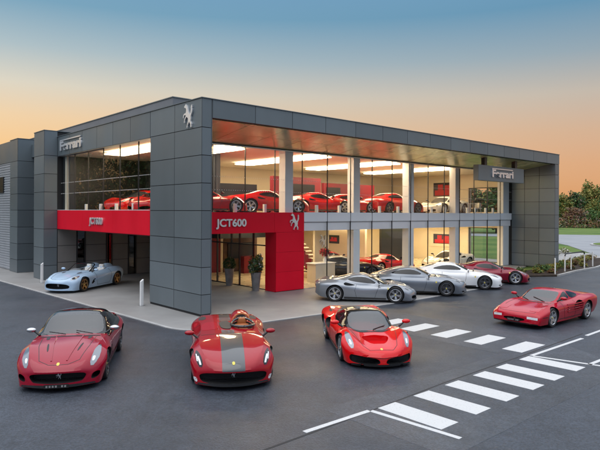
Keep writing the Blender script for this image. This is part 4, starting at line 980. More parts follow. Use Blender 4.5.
SPD = dict(crease=True, wb=2.72, paint='red_rosso', rim=('five','rim_dark'), mirror=(.55,.93,.93,'paint'),
 body=[(-2.31,-.2,.80,.80,.55,.79,.74,.70,.78,.55,.68,.36),(-2.1,-.15,.90,.90,.66,.89,.88,.76,.90,.52,.78,.22),(-1.6,-.05,.95,.95,.74,.94,.975,.76,.97,.5,.84,.15),(-1.3,0,.95,.95,.75,.93,.995,.75,.985,.48,.86,.13),
  (-.7,0,.93,.93,.74,.90,.96,.70,.95,.42,.87,.12),(0,0,.91,.91,.73,.87,.92,.66,.93,.4,.87,.12),(.45,0,.905,.90,.74,.865,.93,.66,.93,.4,.87,.12),(.62,0,.905,.895,.75,.87,.94,.66,.935,.4,.87,.12),(1.0,.02,.875,.86,.76,.865,.97,.66,.96,.42,.87,.12),
  (1.36,.05,.825,.81,.75,.835,.99,.64,.975,.42,.87,.11),(1.8,.18,.73,.72,.68,.75,.95,.58,.95,.38,.86,.10),(2.1,.32,.63,.625,.59,.65,.89,.49,.90,.34,.85,.10),(2.26,.42,.54,.535,.52,.545,.83,.41,.86,.28,.83,.095),(2.34,.48,.445,.44,.49,.44,.77,.35,.81,.22,.79,.10)],
 cuts=[('front',[(-.60,.145),(.60,.145),(.74,.22),(.74,.36),(.3,.40),(-.3,.40),(-.74,.36),(-.74,.22)],1.85,2.7,'mesh_black',False),
  ('top',[(.16,.36),(.10,.54),(-.10,.62),(-.50,.62),(-.74,.52),(-.76,.36),(-.74,.20),(-.5,.10),(-.10,.10),(.10,.18)],.25,1.5,'leather_black',False),
  ('side',[(-.55,.62),(-.40,.72),(-.75,.76),(-.9,.62),(-.8,.5)],.84,1.2,'mesh_black',True)],
 grilles=[([(-.72,.15),(.72,.39)],1.98,False)], emblem=(2.08,0,.29,.12),
 patches=[('stripe','b','top',[(2.215,-.25),(2.215,.25),(.64,.27),(.64,-.27)],'stripe_grey',False,dict(rnd=0)),
  ('stripe','b','top',[(.60,-.22),(.60,.10),(.25,.10),(.25,-.22)],'stripe_grey',False,dict(rnd=0)),
  ('stripe','b','top',[(-.80,-.24),(-.80,.06),(-2.2,.06),(-2.2,-.24)],'stripe_grey',False,dict(rnd=0)),
  ('cockpit_cover','b','top',[(.14,-.14),(.14,.06),(-.76,.04),(-.76,-.26),(-.10,-.24)],'leather_black',False,dict(off=.016,d=.03)),
  ('stripe','b','front',[(-.25,.425),(.25,.425),(.25,.60),(-.25,.60)],'stripe_grey',False,dict(rnd=0,off=.005)),
  ('tonneau','b','top',[(.12,-.28),(.12,-.66),(-.10,-.72),(-.72,-.70),(-.80,-.32)],'red_classic',False),
  ('headlight','b','top',[(2.08,.66),(1.99,.77),(1.72,.85),(1.50,.83),(1.64,.77),(1.90,.69)],'gloss_black',True),
  ('lamp','b','top',[(2.02,.695),(1.99,.735),(1.76,.80),(1.79,.76)],'lamp_white',True,dict(of='headlight',off=.008,rnd=0)),
  ('lamp','b','top',[(1.90,.775),(1.87,.80),(1.66,.83),(1.69,.805)],'lamp_white',True,dict(of='headlight',off=.008,rnd=0)),
  ('bumper_lamp','b','front',[(.78,.15),(.86,.17),(.88,.25),(.80,.25)],'lamp_white',True),
  ('splitter','b','front',[(-.80,.105),(.80,.105),(.74,.165),(-.74,.165)],'carbon',False,dict(off=.02)),
  ('deck_vent','b','top',[(-1.15,.60),(-1.05,.70),(-1.15,.80),(-1.45,.80),(-1.55,.70),(-1.45,.60)],'mesh_black',True,dict(rnd=2)),
  ('scuttle_vent','b','top',[(.52,.40),(.52,.62),(.36,.64),(.34,.42)],'leather_tan',False),
  ('tail_light','b','rear',[(-.70,.66),(.70,.66),(.70,.70),(-.70,.70)],'tail_red',False,dict(rnd=0)),
  ('badge','b','top',[(2.25,-.03),(2.25,.03),(2.17,.03),(2.17,-.03)],'badge_yellow',False,dict(off=.012))],
 ribbons=[('bonnet_line','b','top',[(.62,-.86),(.63,-.5),(.62,0),(.63,.5),(.62,.86)],'black_plastic',False,dict(w=.02)),('bonnet_line','b','top',[(.62,.86),(1.3,.90),(1.7,.86)],'black_plastic',True),
  ('door_line','b','side',[(.42,.86),(.40,.5),(.30,.22),(-.6,.22),(-.7,.5),(-.66,.88)],'black_plastic',True)], extra=spd_extra)
# --- mid engined hypercar with teardrop cabin
HYP = dict(cab_w=1.07, crease=True, wb=2.65, paint='red_bright', roof_paint='gloss_black', rim=('double','rim_silver'), mirror=(.92,.92,.93,'paint'), rf=.335, rr=.355,
 body=[(-2.33,-.12,.82,.83,.60,.84,.80,.76,.82,.55,.70,.32),(-2.15,-.1,.86,.87,.66,.89,.90,.78,.90,.52,.78,.22),(-1.7,-.03,.88,.88,.72,.93,.975,.76,.97,.50,.84,.15),(-1.3,0,.88,.88,.74,.93,.99,.74,.985,.48,.86,.12),(-.8,0,.86,.85,.74,.87,.96,.68,.94,.42,.86,.11),
  (-.2,0,.82,.80,.72,.74,.87,.60,.90,.36,.87,.10),(.4,0,.78,.76,.72,.72,.88,.58,.90,.36,.87,.10),(.8,0,.74,.71,.72,.76,.94,.62,.93,.40,.87,.10),(1.2,.02,.665,.655,.71,.81,.98,.66,.97,.42,.87,.10),(1.5,.06,.61,.605,.69,.785,.975,.62,.965,.40,.87,.10),
  (1.85,.2,.545,.54,.64,.68,.93,.54,.93,.36,.86,.09),(2.15,.38,.475,.475,.58,.55,.86,.44,.88,.30,.83,.09),(2.30,.5,.40,.405,.53,.45,.79,.36,.81,.24,.79,.09),(2.36,.55,.31,.32,.48,.35,.73,.28,.76,.19,.74,.11)],
 cabin=[(1.05,.45,.68,.68,.45,.67,.58,.66,.64,.65,.66,.60),(.7,.4,.88,.87,.51,.83,.61,.76,.68,.70,.70,.62),(.3,.3,1.05,1.04,.49,.99,.61,.87,.70,.75,.72,.64),(-.1,.15,1.115,1.105,.46,1.065,.59,.93,.70,.80,.73,.66),(-.5,.05,1.10,1.09,.42,1.05,.55,.95,.68,.84,.72,.7),(-1.0,0,1.03,1.02,.36,.99,.48,.93,.58,.87,.64,.76),(-1.6,0,.93,.92,.28,.90,.36,.88,.42,.86,.46,.8)],
 cuts=[('front',[(.06,.12),(.60,.12),(.79,.17),(.785,.34),(.60,.33),(.35,.30),(.10,.27)],1.88,2.8,'mesh_black',True),
  ('top',[(1.30,.0),(1.32,.42),(1.84,.20),(1.88,0),(1.84,-.20),(1.32,-.42)],.50,1.2,'paint',False),
  ('side',[(-.50,.46),(-.42,.62),(-.72,.80),(-.90,.70),(-.86,.5)],.74,1.3,'mesh_black',True),
  ('side',[(.62,.22),(.98,.24),(.80,.60),(.55,.62)],.82,1.2,'mesh_black',True)],
 grilles=[([(.05,.14),(.72,.29)],2.05,True)],
 patches=[('windshield','c','top',[(1.01,-.22),(1.01,.22),(.90,.42),(.66,.535),(.28,.50),(.16,.40),(.22,.2),(.22,-.2),(.16,-.40),(.28,-.50),(.66,-.535),(.90,-.42)],'screen_glass',False),
  ('side_window','c','side',[(.60,.75),(.30,.93),(.0,1.0),(-.35,.985),(-.60,.90),(-.3,.81)],'side_glass',True),
  ('headlight','b','top',[(2.02,.66),(1.96,.76),(1.66,.84),(1.32,.80),(1.42,.74),(1.74,.68)],'lamp_glass',True),
  ('lamp','b','top',[(1.92,.70),(1.88,.75),(1.72,.77),(1.75,.72)],'lamp_white',True,dict(of='headlight',off=.008)),
  ('fender_vent','b','top',[(-1.02,.68),(-1.02,.80),(-1.30,.82),(-1.34,.70)],'black_plastic',True,dict(rnd=2)),
  ('engine_cover','b','top',[(-1.45,.30),(-1.45,-.30),(-2.1,-.42),(-2.1,.42)],'black_plastic',False),
  ('tail_light','b','rear',[(.62,.68),(.76,.68),(.76,.82),(.62,.82)],'tail_red',True,dict(rnd=2)),
  ('splitter','b','front',[(-.76,.085),(.76,.085),(.70,.135),(-.70,.135)],'carbon',False,dict(off=.03)),
  ('badge','b','top',[(2.20,-.03),(2.20,.03),(2.12,.03),(2.12,-.03)],'badge_yellow',False)],
 ribbons=[('bonnet_line','b','top',[(1.02,.62),(1.5,.55),(2.0,.44),(2.18,.30),(2.2,0)],'black_plastic',True),('door_line','b','side',[(.85,.74),(.62,.5),(.48,.2),(-.40,.2),(-.48,.5),(-.40,.76)],'black_plastic',True),('cowl','b','top',[(.94,-.52),(1.05,-.28),(1.09,0),(1.05,.28),(.94,.52)],'black_plastic',False,dict(w=.06,off=.006)),
  ('side_skirt','b','side',[(.92,.13),(-.88,.14)],'carbon','both',dict(w=.07,off=.012)),('bumper_blade','b','front',[(-.74,.36),(-.4,.335),(0,.315),(.4,.335),(.74,.36)],'paint',False,dict(w=.05,off=.02))],
 wipers=[[(1.0,.05,.735),(.80,.42,.80)]], hollow=(-.75,.20,.40,1.0), seats=(-.35,.30))
# --- wedge shaped coupe with side strakes
def wed_extra(root, sp, B):
    for i in range(4):
        z = .46+i*.075; ribbon('strake', B['b'], 'side', [(.25,z-.03+.006*i),(-.3,z-.01),(-.86,z+.01)], sp['paint'], root, w=.034, off=.022, mirror=True, t=.02)
WED = dict(crease=True, wb=2.55, paint='red_classic', rim=('star','rim_silver'), mirror=(.58,.86,.93,'paint'), rf=.33, rr=.34, yf=.90, yr=.955,
 body=[(-2.20,-.05,.84,.84,.80,.82,.90,.74,.92,.55,.84,.34),(-2.1,-.04,.88,.88,.82,.87,.95,.78,.96,.52,.86,.24),(-1.6,0,.90,.90,.80,.90,.985,.80,.985,.5,.88,.18),(-1.2,0,.90,.90,.78,.90,.985,.78,.985,.48,.88,.16),(-.6,0,.88,.88,.76,.86,.965,.70,.965,.44,.88,.15),(0,0,.84,.84,.76,.81,.93,.66,.93,.42,.88,.14),(.5,0,.80,.80,.77,.79,.92,.63,.92,.4,.88,.14),
  (.9,0,.755,.755,.78,.785,.93,.62,.935,.4,.88,.14),(1.3,.02,.705,.705,.79,.755,.945,.60,.945,.4,.88,.14),(1.8,.06,.625,.625,.77,.645,.93,.53,.935,.38,.87,.14),(2.1,.12,.545,.545,.72,.54,.89,.46,.90,.34,.85,.14),(2.23,.16,.48,.48,.68,.47,.86,.42,.88,.32,.84,.15),(2.27,.17,.42,.42,.64,.41,.82,.38,.85,.3,.81,.17)],
 cabin=[(.85,.25,.74,.74,.60,.73,.70,.72,.76,.71,.78,.68),(.5,.22,.92,.915,.62,.89,.71,.81,.78,.75,.80,.68),(.1,.15,1.09,1.085,.58,1.05,.69,.93,.78,.79,.81,.70),(-.25,.08,1.135,1.13,.55,1.095,.68,.97,.78,.82,.82,.72),(-.65,.03,1.11,1.105,.54,1.075,.67,.97,.78,.85,.82,.76),(-1.1,0,1.01,1.0,.54,.995,.66,.95,.76,.88,.82,.8),(-1.6,0,.90,.90,.54,.90,.64,.89,.72,.88,.78,.82)],
 cuts=[('front',[(-.36,.24),(.36,.24),(.40,.36),(-.40,.36)],2.0,2.7,'mesh_black',False),('side',[(-.25,.42),(-.12,.58),(-.45,.76),(-.84,.78),(-.84,.42)],.86,1.2,'mesh_black',True)],
 grilles=[([(-.38,.24),(.38,.36)],2.15,False)], emblem=(2.19,0,.30,.09), plate=(2.30,.27,.46,.08),
 patches=[('windshield','c','top',[(.81,-.3),(.81,.3),(.72,.50),(.58,.605),(.18,.57),(.08,.5),(.10,.25),(.10,-.25),(.08,-.5),(.18,-.57),(.58,-.605),(.72,-.50)],'screen_glass',False),
  ('side_window','c','side',[(.56,.775),(.14,1.01),(-.08,1.075),(-.18,1.075),(-.20,.835)],'side_glass',True,dict(rnd=1)),('side_window','c','side',[(-.26,.845),(-.23,1.08),(-.45,1.075),(-.92,.96),(-.80,.885)],'side_glass',True,dict(rnd=1)),
  ('engine_cover','c','top',[(-.80,-.46),(-.80,.46),(-1.5,.46),(-1.5,-.46)],'black_plastic',False),
  ('headlight','b','front',[(.46,.34),(.80,.32),(.80,.40),(.46,.42)],'lamp_white',True,dict(rnd=0)),
  ('headlight_lid','b','top',[(1.98,.42),(1.98,.74),(1.66,.74),(1.66,.42)],'paint',True,dict(off=.006,rnd=0)),
  ('lower_lip','b','front',[(-.80,.155),(.80,.155),(.82,.20),(-.82,.20)],'black_plastic',False,dict(off=.01)),
  ('bonnet_vent','b','top',[(.98,-.55),(.98,.55),(.90,.55),(.90,-.55)],'black_plastic',False,dict(rnd=0)),
  ('tail_light','b','rear',[(-.8,.58),(.8,.58),(.8,.74),(-.8,.74)],'mesh_black',False,dict(rnd=0))],
 ribbons=[('bonnet_line','b','top',[(.95,.66),(1.5,.66),(2.05,.64),(2.12,.4),(2.14,0)],'black_plastic',True),('door_line','b','side',[(.55,.76),(.50,.5),(.42,.2),(-.32,.2),(-.34,.5),(-.30,.84)],'black_plastic',True),('side_crease','b','side',[(2.0,.40),(1.7,.40)],'black_plastic',True,dict(w=.02)),('sill_line','b','side',[(.85,.235),(-.85,.235)],'black_plastic',True,dict(w=.02))],
 wipers=[[(.80,.35,.775),(.62,-.15,.885)],[(.80,-.25,.775),(.60,-.6,.86)]], extra=wed_extra, hollow=(-.75,.05,.50,1.03), seats=(-.30,.34), tan=True)
# --- front engined open roadster
def rds_extra(root, sp, B):
    for s in (1, -1):
        seat(root, -.42, s*.36, 'leather_cream', .30)
        b = MB(); ellipsoid(b, (-1.20,s*.38,.95), (.50,.20,.20), sp['paint'], 18, 12); b.build('roll_fairing', sp['paint'], root, smooth=60)
    steering(root, .12, .36, .86)
    b = MB(); b.box(.18,.45,-.66,.66,.66,.90,'leather_black'); b.build('dashboard', 'leather_black', root, bevel=.04)
    b = MB(); b.box(-1.0,.2,-.09,.09,.3,.62,'leather_black'); b.build('console', 'leather_black', root, bevel=.03)
RDS = dict(crease=True, wb=2.72, paint='ice_blue', rim=('five','rim_gold'), mirror=(.50,.88,.98,'paint'), open=True,
 body=[(-2.28,-.2,.82,.82,.55,.80,.72,.72,.76,.55,.68,.38),(-2.1,-.15,.94,.93,.62,.92,.86,.77,.88,.52,.76,.24),(-1.7,-.06,.97,.97,.72,.96,.96,.78,.95,.50,.84,.16),(-1.36,0,.96,.97,.75,.98,.985,.76,.975,.48,.86,.14),(-.8,0,.92,.92,.75,.92,.94,.72,.93,.45,.86,.13),(0,0,.90,.90,.74,.88,.90,.70,.91,.42,.86,.13),(.5,0,.92,.91,.74,.87,.91,.70,.92,.42,.86,.13),
  (1.0,.01,.88,.87,.75,.86,.95,.69,.94,.44,.86,.13),(1.36,.04,.835,.82,.74,.845,.975,.66,.965,.43,.86,.12),(1.8,.16,.75,.74,.68,.77,.94,.60,.94,.40,.86,.11),(2.1,.28,.67,.66,.60,.68,.88,.53,.89,.36,.84,.11),(2.28,.4,.59,.585,.52,.595,.80,.46,.83,.31,.80,.11),(2.35,.46,.49,.485,.48,.49,.73,.38,.77,.25,.75,.13)],
 cabin=[(.85,.35,.86,.86,.55,.85,.68,.84,.74,.83,.76,.80),(.45,.28,1.08,1.07,.60,1.03,.70,.95,.77,.88,.79,.82),(.05,.2,1.26,1.25,.57,1.21,.68,1.06,.78,.90,.80,.82),(-.3,.1,1.28,1.27,.54,1.23,.67,1.1,.78,.91,.81,.82)],
 cuts=[('front',[(-.56,.20),(.56,.20),(.68,.28),(.62,.40),(.3,.46),(-.3,.46),(-.62,.40),(-.68,.28)],1.88,2.7,'mesh_black',False),
  ('top',[(.35,-.30),(.35,.30),(.28,.62),(.05,.70),(-.85,.68),(-.92,.45),(-.92,-.45),(-.85,-.68),(.05,-.70),(.28,-.62)],.28,1.6,'leather_black',False),
  ('side',[(.45,.58),(.72,.50),(.80,.30),(.60,.32)],.86,1.2,'mesh_black',True)],
 grilles=[([(-.66,.2),(.66,.45)],2.0,False)], emblem=(2.08,0,.34,.14),
 patches=[('windshield','c','top',[(.80,-.25),(.80,.25),(.68,.48),(.52,.62),(.10,.56),(.06,.50),(.12,.25),(.12,-.25),(.06,-.50),(.10,-.56),(.52,-.62),(.68,-.48)],'window_glass',False,dict(skirt=.008)),
  ('headlight','b','top',[(2.06,.62),(1.98,.74),(1.74,.82),(1.50,.79),(1.66,.72),(1.88,.65)],'lamp_glass',True),
  ('lamp','b','top',[(1.98,.66),(1.93,.72),(1.80,.75),(1.84,.68)],'gloss_black',True,dict(of='headlight',off=.008)),
  ('bumper_lamp','b','front',[(-.60,.14),(.60,.14),(.56,.17),(-.56,.17)],'paint',False,dict(off=.03,rnd=0)),
  ('bonnet_vent','b','top',[(1.25,.36),(1.25,.50),(.95,.52),(.95,.40)],'black_plastic',True),
  ('tail_light','b','rear',[(.52,.70),(.68,.70),(.68,.82),(.52,.82)],'tail_red',True,dict(rnd=2))],
 ribbons=[('windshield_frame','c','top',[(.60,.64),(.10,.585),(.04,.50),(.10,.25),(.10,0),(.10,-.25),(.04,-.50),(.10,-.585),(.60,-.64)],'gloss_black',False,dict(w=.055,off=.012,t=.02)),
  ('bonnet_line','b','top',[(.85,.62),(1.5,.57),(2.05,.44),(2.2,.2),(2.22,0)],'black_plastic',True),('door_line','b','side',[(.42,.88),(.38,.5),(.28,.22),(-.72,.22),(-.84,.5),(-.80,.92)],'black_plastic',True),('side_crease','b','side',[(.6,.46),(-.1,.54),(-.7,.70)],'paint',True,dict(w=.05,off=.016))], extra=rds_extra)
# --- mid engined berlinetta
MID = dict(crease=True, wb=2.60, paint='silver', rim=('double','rim_silver'), mirror=(.55,.86,.93,'gloss_black'),
 body=[(-2.24,-.15,.78,.79,.55,.80,.76,.74,.80,.55,.70,.34),(-2.05,-.12,.90,.90,.64,.90,.88,.78,.90,.5,.78,.22),(-1.6,-.04,.93,.93,.72,.94,.965,.76,.96,.48,.84,.14),(-1.25,0,.91,.91,.73,.95,.985,.74,.975,.46,.86,.12),(-.8,0,.88,.87,.72,.89,.945,.68,.935,.42,.86,.11),(-.2,0,.83,.81,.70,.77,.87,.62,.90,.38,.86,.11),(.4,0,.79,.78,.72,.75,.89,.60,.90,.37,.86,.11),
  (.9,.01,.745,.735,.72,.77,.95,.62,.94,.4,.86,.11),(1.3,.04,.69,.685,.71,.77,.975,.62,.965,.4,.86,.11),(1.7,.15,.62,.615,.65,.69,.94,.55,.94,.36,.85,.1),(2.0,.28,.55,.55,.58,.585,.87,.46,.89,.3,.83,.1),(2.17,.38,.47,.47,.52,.48,.80,.38,.83,.24,.79,.1),(2.24,.44,.37,.37,.47,.37,.73,.3,.76,.19,.73,.12)],
 cabin=[(1.0,.4,.71,.71,.5,.70,.62,.69,.68,.68,.7,.62),(.65,.36,.91,.90,.55,.86,.66,.78,.73,.72,.75,.64),(.2,.25,1.10,1.09,.53,1.05,.66,.92,.74,.77,.77,.66),(-.15,.12,1.185,1.175,.50,1.135,.64,.97,.74,.80,.78,.68),(-.55,.04,1.17,1.16,.47,1.12,.62,.99,.73,.84,.78,.72),(-.95,0,1.07,1.06,.44,1.03,.58,.96,.70,.88,.76,.78),(-1.5,0,.95,.94,.4,.93,.5,.91,.58,.88,.64,.8)],
 cuts=[('front',[(.16,.15),(.62,.15),(.72,.22),(.68,.31),(.40,.30),(.18,.24)],1.80,2.7,'mesh_black',True),('side',[(-.44,.70),(-.40,.80),(-.75,.86),(-.95,.80),(-.85,.70)],.80,1.3,'mesh_black',True)],
 patches=[('windshield','c','top',[(.96,-.24),(.96,.24),(.85,.45),(.64,.575),(.24,.545),(.12,.45),(.16,.2),(.16,-.2),(.12,-.45),(.24,-.545),(.64,-.575),(.85,-.45)],'car_glass',False),
  ('side_window','c','side',[(.55,.78),(.22,.98),(-.05,1.065),(-.45,1.06),(-.80,.96),(-.6,.88),(.0,.81)],'side_glass',True),
  ('rear_window','c','top',[(-.75,-.38),(-.75,.38),(-1.3,.34),(-1.3,-.34)],'side_glass',False),
  ('headlight','b','top',[(1.96,.64),(1.88,.74),(1.62,.82),(1.40,.79),(1.55,.73),(1.78,.67)],'lamp_glass',True),('lamp','b','top',[(1.88,.68),(1.84,.72),(1.68,.76),(1.72,.71)],'gloss_black',True,dict(of='headlight',off=.008)),
  ('rocker','b','side',[(.90,.13),(.90,.20),(-.90,.22),(-.90,.13)],'carbon',True,dict(rnd=0)),
  ('tail_panel','b','rear',[(-.66,.60),(.66,.60),(.70,.76),(-.70,.76)],'mesh_black',False),('tail_light','b','rear',[(.44,.64),(.64,.64),(.64,.73),(.44,.73)],'tail_red',True,dict(off=.012)),
  ('splitter','b','front',[(-.74,.095),(.74,.095),(.70,.14),(-.70,.14)],'carbon',False,dict(off=.02)),
  ('badge','b','side',[(1.02,.58),(1.02,.66),(.95,.66),(.95,.58)],'badge_yellow',True)],
 ribbons=[('door_line','b','side',[(.62,.74),(.52,.5),(.42,.2),(-.36,.2),(-.44,.5),(-.36,.78)],'black_plastic',True),('bonnet_line','b','top',[(.98,.62),(1.4,.58),(1.85,.46),(2.0,.25),(2.04,0)],'black_plastic',True),('cowl','b','top',[(.90,-.55),(1.0,-.28),(1.03,0),(1.0,.28),(.90,.55)],'black_plastic',False,dict(w=.06,off=.006))])
# --- front engined fastback
FAS = dict(crease=True, wb=2.67, paint='grey_silver', rim=('double','rim_dark'), mirror=(.50,.86,.97,'paint'),
 body=[(-2.28,-.25,.80,.80,.5,.79,.7,.72,.74,.55,.66,.36),(-2.1,-.2,.92,.92,.6,.90,.84,.76,.86,.5,.76,.22),(-1.7,-.06,.96,.96,.7,.95,.95,.77,.95,.48,.84,.15),(-1.33,0,.95,.95,.73,.95,.985,.75,.975,.46,.86,.13),(-.7,0,.92,.92,.73,.90,.94,.70,.93,.42,.86,.13),(0,0,.90,.9,.72,.87,.90,.68,.91,.4,.86,.13),(.6,0,.91,.9,.73,.86,.91,.68,.92,.4,.86,.13),(1.0,.01,.88,.865,.74,.86,.95,.67,.94,.42,.86,.12),
  (1.335,.04,.83,.815,.73,.835,.98,.65,.965,.42,.86,.12),(1.8,.16,.735,.73,.67,.75,.94,.58,.94,.38,.86,.11),(2.12,.3,.66,.655,.58,.66,.87,.5,.89,.34,.84,.10),(2.3,.42,.58,.575,.50,.57,.78,.44,.82,.28,.79,.11),(2.36,.46,.49,.485,.46,.48,.71,.38,.75,.24,.73,.13)],
 cabin=[(.78,.35,.86,.86,.54,.85,.66,.84,.72,.83,.74,.8),(.4,.28,1.07,1.06,.58,1.02,.68,.94,.75,.88,.78,.8),(0,.2,1.24,1.23,.55,1.19,.67,1.05,.76,.89,.79,.81),(-.35,.1,1.30,1.29,.52,1.25,.66,1.09,.77,.9,.8,.82),(-.8,.02,1.275,1.265,.49,1.22,.64,1.08,.76,.92,.8,.84),(-1.3,-.04,1.17,1.16,.44,1.11,.6,1.03,.73,.94,.79,.86),(-1.85,-.1,1.0,.995,.38,.98,.5,.96,.6,.94,.68,.86)],
 cuts=[('front',[(-.48,.28),(.48,.28),(.54,.36),(.48,.46),(-.48,.46),(-.54,.36)],2.0,2.7,'mesh_black',False),('front',[(.56,.16),(.78,.18),(.78,.24),(.56,.22)],1.8,2.6,'mesh_black',True)],
 patches=[('windshield','c','top',[(.74,-.25),(.74,.25),(.62,.48),(.46,.60),(.06,.56),(-.06,.46),(-.02,.25),(-.02,-.25),(-.06,-.46),(.06,-.56),(.46,-.60),(.62,-.48)],'car_glass',False),
  ('side_window','c','side',[(.28,.95),(-.05,1.14),(-.4,1.19),(-.85,1.14),(-1.25,1.01),(-1.1,.975),(-.3,.955)],'side_glass',True),
  ('rear_window','c','top',[(-1.0,-.38),(-1.0,.38),(-1.7,.32),(-1.7,-.32)],'side_glass',False),
  ('headlight','b','top',[(2.10,.60),(2.02,.70),(1.74,.80),(1.56,.78),(1.72,.71),(1.92,.64)],'lamp_glass',True),('lamp','b','top',[(2.0,.65),(1.95,.70),(1.76,.75),(1.80,.70)],'gloss_black',True,dict(of='headlight',off=.008)),
  ('rocker','b','side',[(.92,.13),(.92,.19),(-.92,.20),(-.92,.13)],'black_plastic',True,dict(rnd=0)),
  ('tail_light','b','rear',[(.40,.72),(.62,.72),(.62,.80),(.40,.80)],'tail_red',True),('splitter','b','front',[(-.74,.11),(.74,.11),(.70,.16),(-.70,.16)],'carbon',False,dict(off=.02)),
  ('badge','b','side',[(.90,.60),(.90,.68),(.83,.68),(.83,.60)],'badge_yellow',True)],
 ribbons=[('door_line','b','side',[(.45,.88),(.40,.5),(.30,.2),(-.70,.2),(-.82,.5),(-.76,.91)],'black_plastic',True),('bonnet_line','b','top',[(.82,.60),(1.5,.55),(2.05,.42),(2.2,.2),(2.22,0)],'black_plastic',True),('cowl','b','top',[(.80,-.58),(.88,-.3),(.90,0),(.88,.3),(.80,.58)],'black_plastic',False,dict(w=.06,off=.006))])
def uvdir(du, dv): return (UU[0]*du-UU[1]*dv, UU[1]*du+UU[0]*dv)
def at_front(front, head, wb, side):
    """car position from where its front wheel on one side stands"""
    l = math.hypot(*head); hx, hy = head[0]/l, head[1]/l; nx, ny = -hy*side, hx*side
    return (front[0]-hx*wb/2-nx*.85, front[1]-hy*wb/2-ny*.85)
SHOW = 'sports cars on show outside the building'
h = (.20,-.98); make_car('sports_coupe', GTO, at_front((-4.56,13.31), h, 2.75, 1), h, 'deep red coupe with black roof and silver mirrors at the left of the forecourt')
h = (.165,-.986); make_car('open_speedster', SPD, (-1.42-.165*2.33, 12.38+.986*2.33), h, 'red open speedster with wide grey stripe and single seat in front of the corner column')
h = (.10,-.995); make_car('hypercar', HYP, at_front((1.14,15.05), h, 2.65, -1), h, 'bright red hypercar with black teardrop roof in the middle of the forecourt')
h = uvdir(-1,.03); make_car('wedge_coupe', WED, at_front((8.65,19.51), h, 2.55, 1), h, 'older red wedge shaped coupe with side strakes and silver five spoke wheels')
PZ = .026
h = uvdir(-.84,-.54); make_car('roadster', RDS, at_front(W(-.75,9.39)[:2], h, 2.72, 1), h, 'pale blue open roadster with gold wheels under the red side band', z=PZ)
hr = uvdir(.65,-.76)
mid = make_car('berlinetta', MID, at_front(W(8.11,-2.55)[:2], hr, 2.6, -1), hr, 'silver mid engined coupe nearest the red portal in the diagonal row', z=PZ)
fas = make_car('fastback_coupe', FAS, at_front(W(11.61,-2.76)[:2], hr, 2.67, -1), hr, 'dark silver fastback parked between the silver coupe and the white coupe', z=PZ)
def place(src, old, new, loc, head, z, label, wheel=None):
    o = copy_tree(src); o.location = (loc[0], loc[1], z); o.rotation_euler = (0, 0, math.atan2(head[1], head[0])); tag(o, label); repaint(o, old, new)
    return o
place(fas, ('grey_silver',), 'pearl_white', at_front(W(15.07,-2.71)[:2], hr, 2.67, -1), hr, PZ, 'white fastback coupe parked outside between the dark silver and dark red cars')
place(mid, ('silver',), 'red_dark_metal', at_front(W(18.31,-2.67)[:2], hr, 2.6, -1), hr, PZ, 'dark red mid engined coupe at the far end of the diagonal row')
# cars inside, upper floor
UZ = 3.852
def show(u, v, d, label, src=None, old='silver', new='red_show'): place(src or mid, (old,), new, W(u,v)[:2], uvdir(*d), UZ, label)
show(2.7, 10.2, (-1,-.25), 'red coupe upstairs behind the side window, the one farther from the corner column')
show(2.6, 7.2, (-1,-.35), 'red coupe upstairs behind the side window, the one nearer the corner column')
show(3.1, 4.9, (.9,-.1), 'red coupe upstairs just right of the corner column, above the silver lettering')
show(7.3, 5.2, (.95,-.3), 'red coupe upstairs above the prancing horse of the entrance portal')
show(11.0, 5.4, (.95,-.3), 'red coupe upstairs in front of the red display wall with dark screen')
show(14.2, 6.2, (.95,-.35), 'red coupe upstairs, second from the right in the angled front row')
show(17.4, 5.1, (1,-.05), 'red fastback upstairs side on, left of the white upstairs coupe', fas, 'grey_silver')
show(22.6, 4.9, (-1,-.05), 'white coupe upstairs in front of the large framed print', None, 'silver', 'ivory_white')
show(8.4, 8.0, (-1,.2), 'red coupe in the second row upstairs before the low dark wall')
show(19.5, 8.9, (-1,.3), 'red coupe in the second row upstairs behind the red fastback')
# ground floor
GZ = .032
place(fas, ('grey_silver',), 'midnight', W(13.6,5.6)[:2], uvdir(.85,-.5), GZ, 'black fastback indoors behind the ground floor glass by the reception desk')
place(mid, ('silver',), 'red_show', W(18.0,6.2)[:2], uvdir(1,-.1), GZ, 'red coupe indoors on the ground floor behind the silver cars')
place(mid, ('silver',), 'red_show', W(17.0,10.4)[:2], uvdir(1,-.2), GZ, 'red coupe at the back of the ground floor showroom')
place(mid, ('silver',), 'ivory_white', W(23.8,5.3)[:2], uvdir(-1,.05), GZ, 'white coupe indoors on the ground floor below the red framed print')

SUN_EL, SUN_AZ = 62., 215.
# ------------------------------------------------------------------ sky, light, camera
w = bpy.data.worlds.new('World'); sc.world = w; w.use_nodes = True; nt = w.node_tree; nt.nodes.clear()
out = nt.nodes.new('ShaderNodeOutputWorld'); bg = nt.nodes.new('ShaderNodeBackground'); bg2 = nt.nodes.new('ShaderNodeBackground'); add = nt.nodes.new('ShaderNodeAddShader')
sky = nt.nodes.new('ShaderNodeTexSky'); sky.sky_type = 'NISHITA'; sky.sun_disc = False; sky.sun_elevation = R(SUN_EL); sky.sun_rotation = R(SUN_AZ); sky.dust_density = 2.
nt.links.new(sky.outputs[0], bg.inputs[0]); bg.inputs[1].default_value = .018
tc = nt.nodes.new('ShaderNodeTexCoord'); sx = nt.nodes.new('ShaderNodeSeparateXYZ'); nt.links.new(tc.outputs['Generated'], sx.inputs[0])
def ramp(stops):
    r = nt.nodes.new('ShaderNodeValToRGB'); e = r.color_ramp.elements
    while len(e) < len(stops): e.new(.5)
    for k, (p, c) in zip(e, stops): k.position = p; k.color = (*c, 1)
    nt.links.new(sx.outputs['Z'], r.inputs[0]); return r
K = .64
def kl(c, k=None): return tuple(x*(K if k is None else k) for x in lin(c))
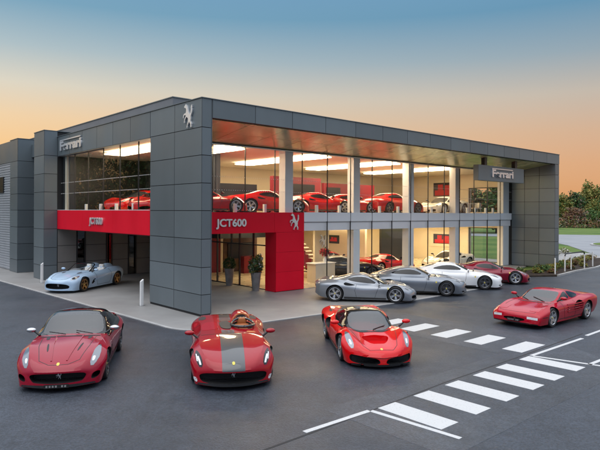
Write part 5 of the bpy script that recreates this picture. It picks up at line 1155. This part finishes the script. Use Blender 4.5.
rl = ramp([(0., kl((234,164,84))), (.10, kl((242,188,112))), (.15, kl((236,198,144))), (.20, kl((216,204,178))), (.255, kl((168,182,182))), (.32, kl((112,154,174))), (.38, kl((104,148,178))), (.48, kl((205,212,222),1.15)), (1., kl((226,230,236),1.75))])
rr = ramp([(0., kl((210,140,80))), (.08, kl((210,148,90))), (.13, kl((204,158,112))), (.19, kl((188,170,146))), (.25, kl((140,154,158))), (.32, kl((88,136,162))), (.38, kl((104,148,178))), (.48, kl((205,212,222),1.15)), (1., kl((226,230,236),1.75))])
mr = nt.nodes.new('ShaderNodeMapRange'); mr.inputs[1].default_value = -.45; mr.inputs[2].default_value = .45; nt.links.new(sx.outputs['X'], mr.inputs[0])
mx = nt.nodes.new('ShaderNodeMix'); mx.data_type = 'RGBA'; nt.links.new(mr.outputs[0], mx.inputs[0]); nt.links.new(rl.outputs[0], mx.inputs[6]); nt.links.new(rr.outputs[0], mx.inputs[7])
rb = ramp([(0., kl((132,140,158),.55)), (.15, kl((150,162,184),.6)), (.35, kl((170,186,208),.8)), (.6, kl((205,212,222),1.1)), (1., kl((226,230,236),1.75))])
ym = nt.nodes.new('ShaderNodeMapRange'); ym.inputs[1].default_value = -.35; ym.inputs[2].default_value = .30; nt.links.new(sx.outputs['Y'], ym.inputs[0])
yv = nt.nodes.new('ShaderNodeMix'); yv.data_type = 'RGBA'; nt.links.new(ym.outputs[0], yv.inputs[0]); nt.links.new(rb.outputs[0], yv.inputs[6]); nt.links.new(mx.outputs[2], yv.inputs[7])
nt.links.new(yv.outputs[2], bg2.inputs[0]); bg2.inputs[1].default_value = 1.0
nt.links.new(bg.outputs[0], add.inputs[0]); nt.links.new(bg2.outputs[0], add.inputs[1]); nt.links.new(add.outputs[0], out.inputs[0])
sl = bpy.data.lights.new('sun', 'SUN'); sl.energy = .7; sl.angle = R(70); sl.color = (1., .96, .91)
so = bpy.data.objects.new('sun', sl); COL.objects.link(so)
az, el = R(SUN_AZ), R(SUN_EL); dv = Vector((math.sin(az)*math.cos(el), math.cos(az)*math.cos(el), math.sin(el)))
so.rotation_euler = dv.to_track_quat('Z', 'Y').to_euler()
cd = bpy.data.cameras.new('camera'); cam = bpy.data.objects.new('camera', cd); COL.objects.link(cam); sc.camera = cam
cam.location = (0, 0, 3.9035); cam.rotation_euler = (R(90), 0, 0)
cam.matrix_world = Matrix.Translation((0,0,3.9035)) @ Matrix.Rotation(R(90),4,'X') @ Matrix.Rotation(.005,4,'Z')
cd.sensor_width = 36; cd.lens = 569/600*36; cd.shift_y = -12.76/600; cd.clip_end = 3000; cd.clip_start = .1
vs = sc.view_settings; vs.view_transform = 'Standard'; vs.look = 'None'; vs.gamma = 1; vs.exposure = .6; vs.use_curve_mapping = False
sc.render.engine = 'CYCLES'; cy = sc.cycles; cy.use_denoising = True; cy.max_bounces = 8; cy.transparent_max_bounces = 24; cy.caustics_reflective = False; cy.caustics_refractive = False; cy.sample_clamp_indirect = 6
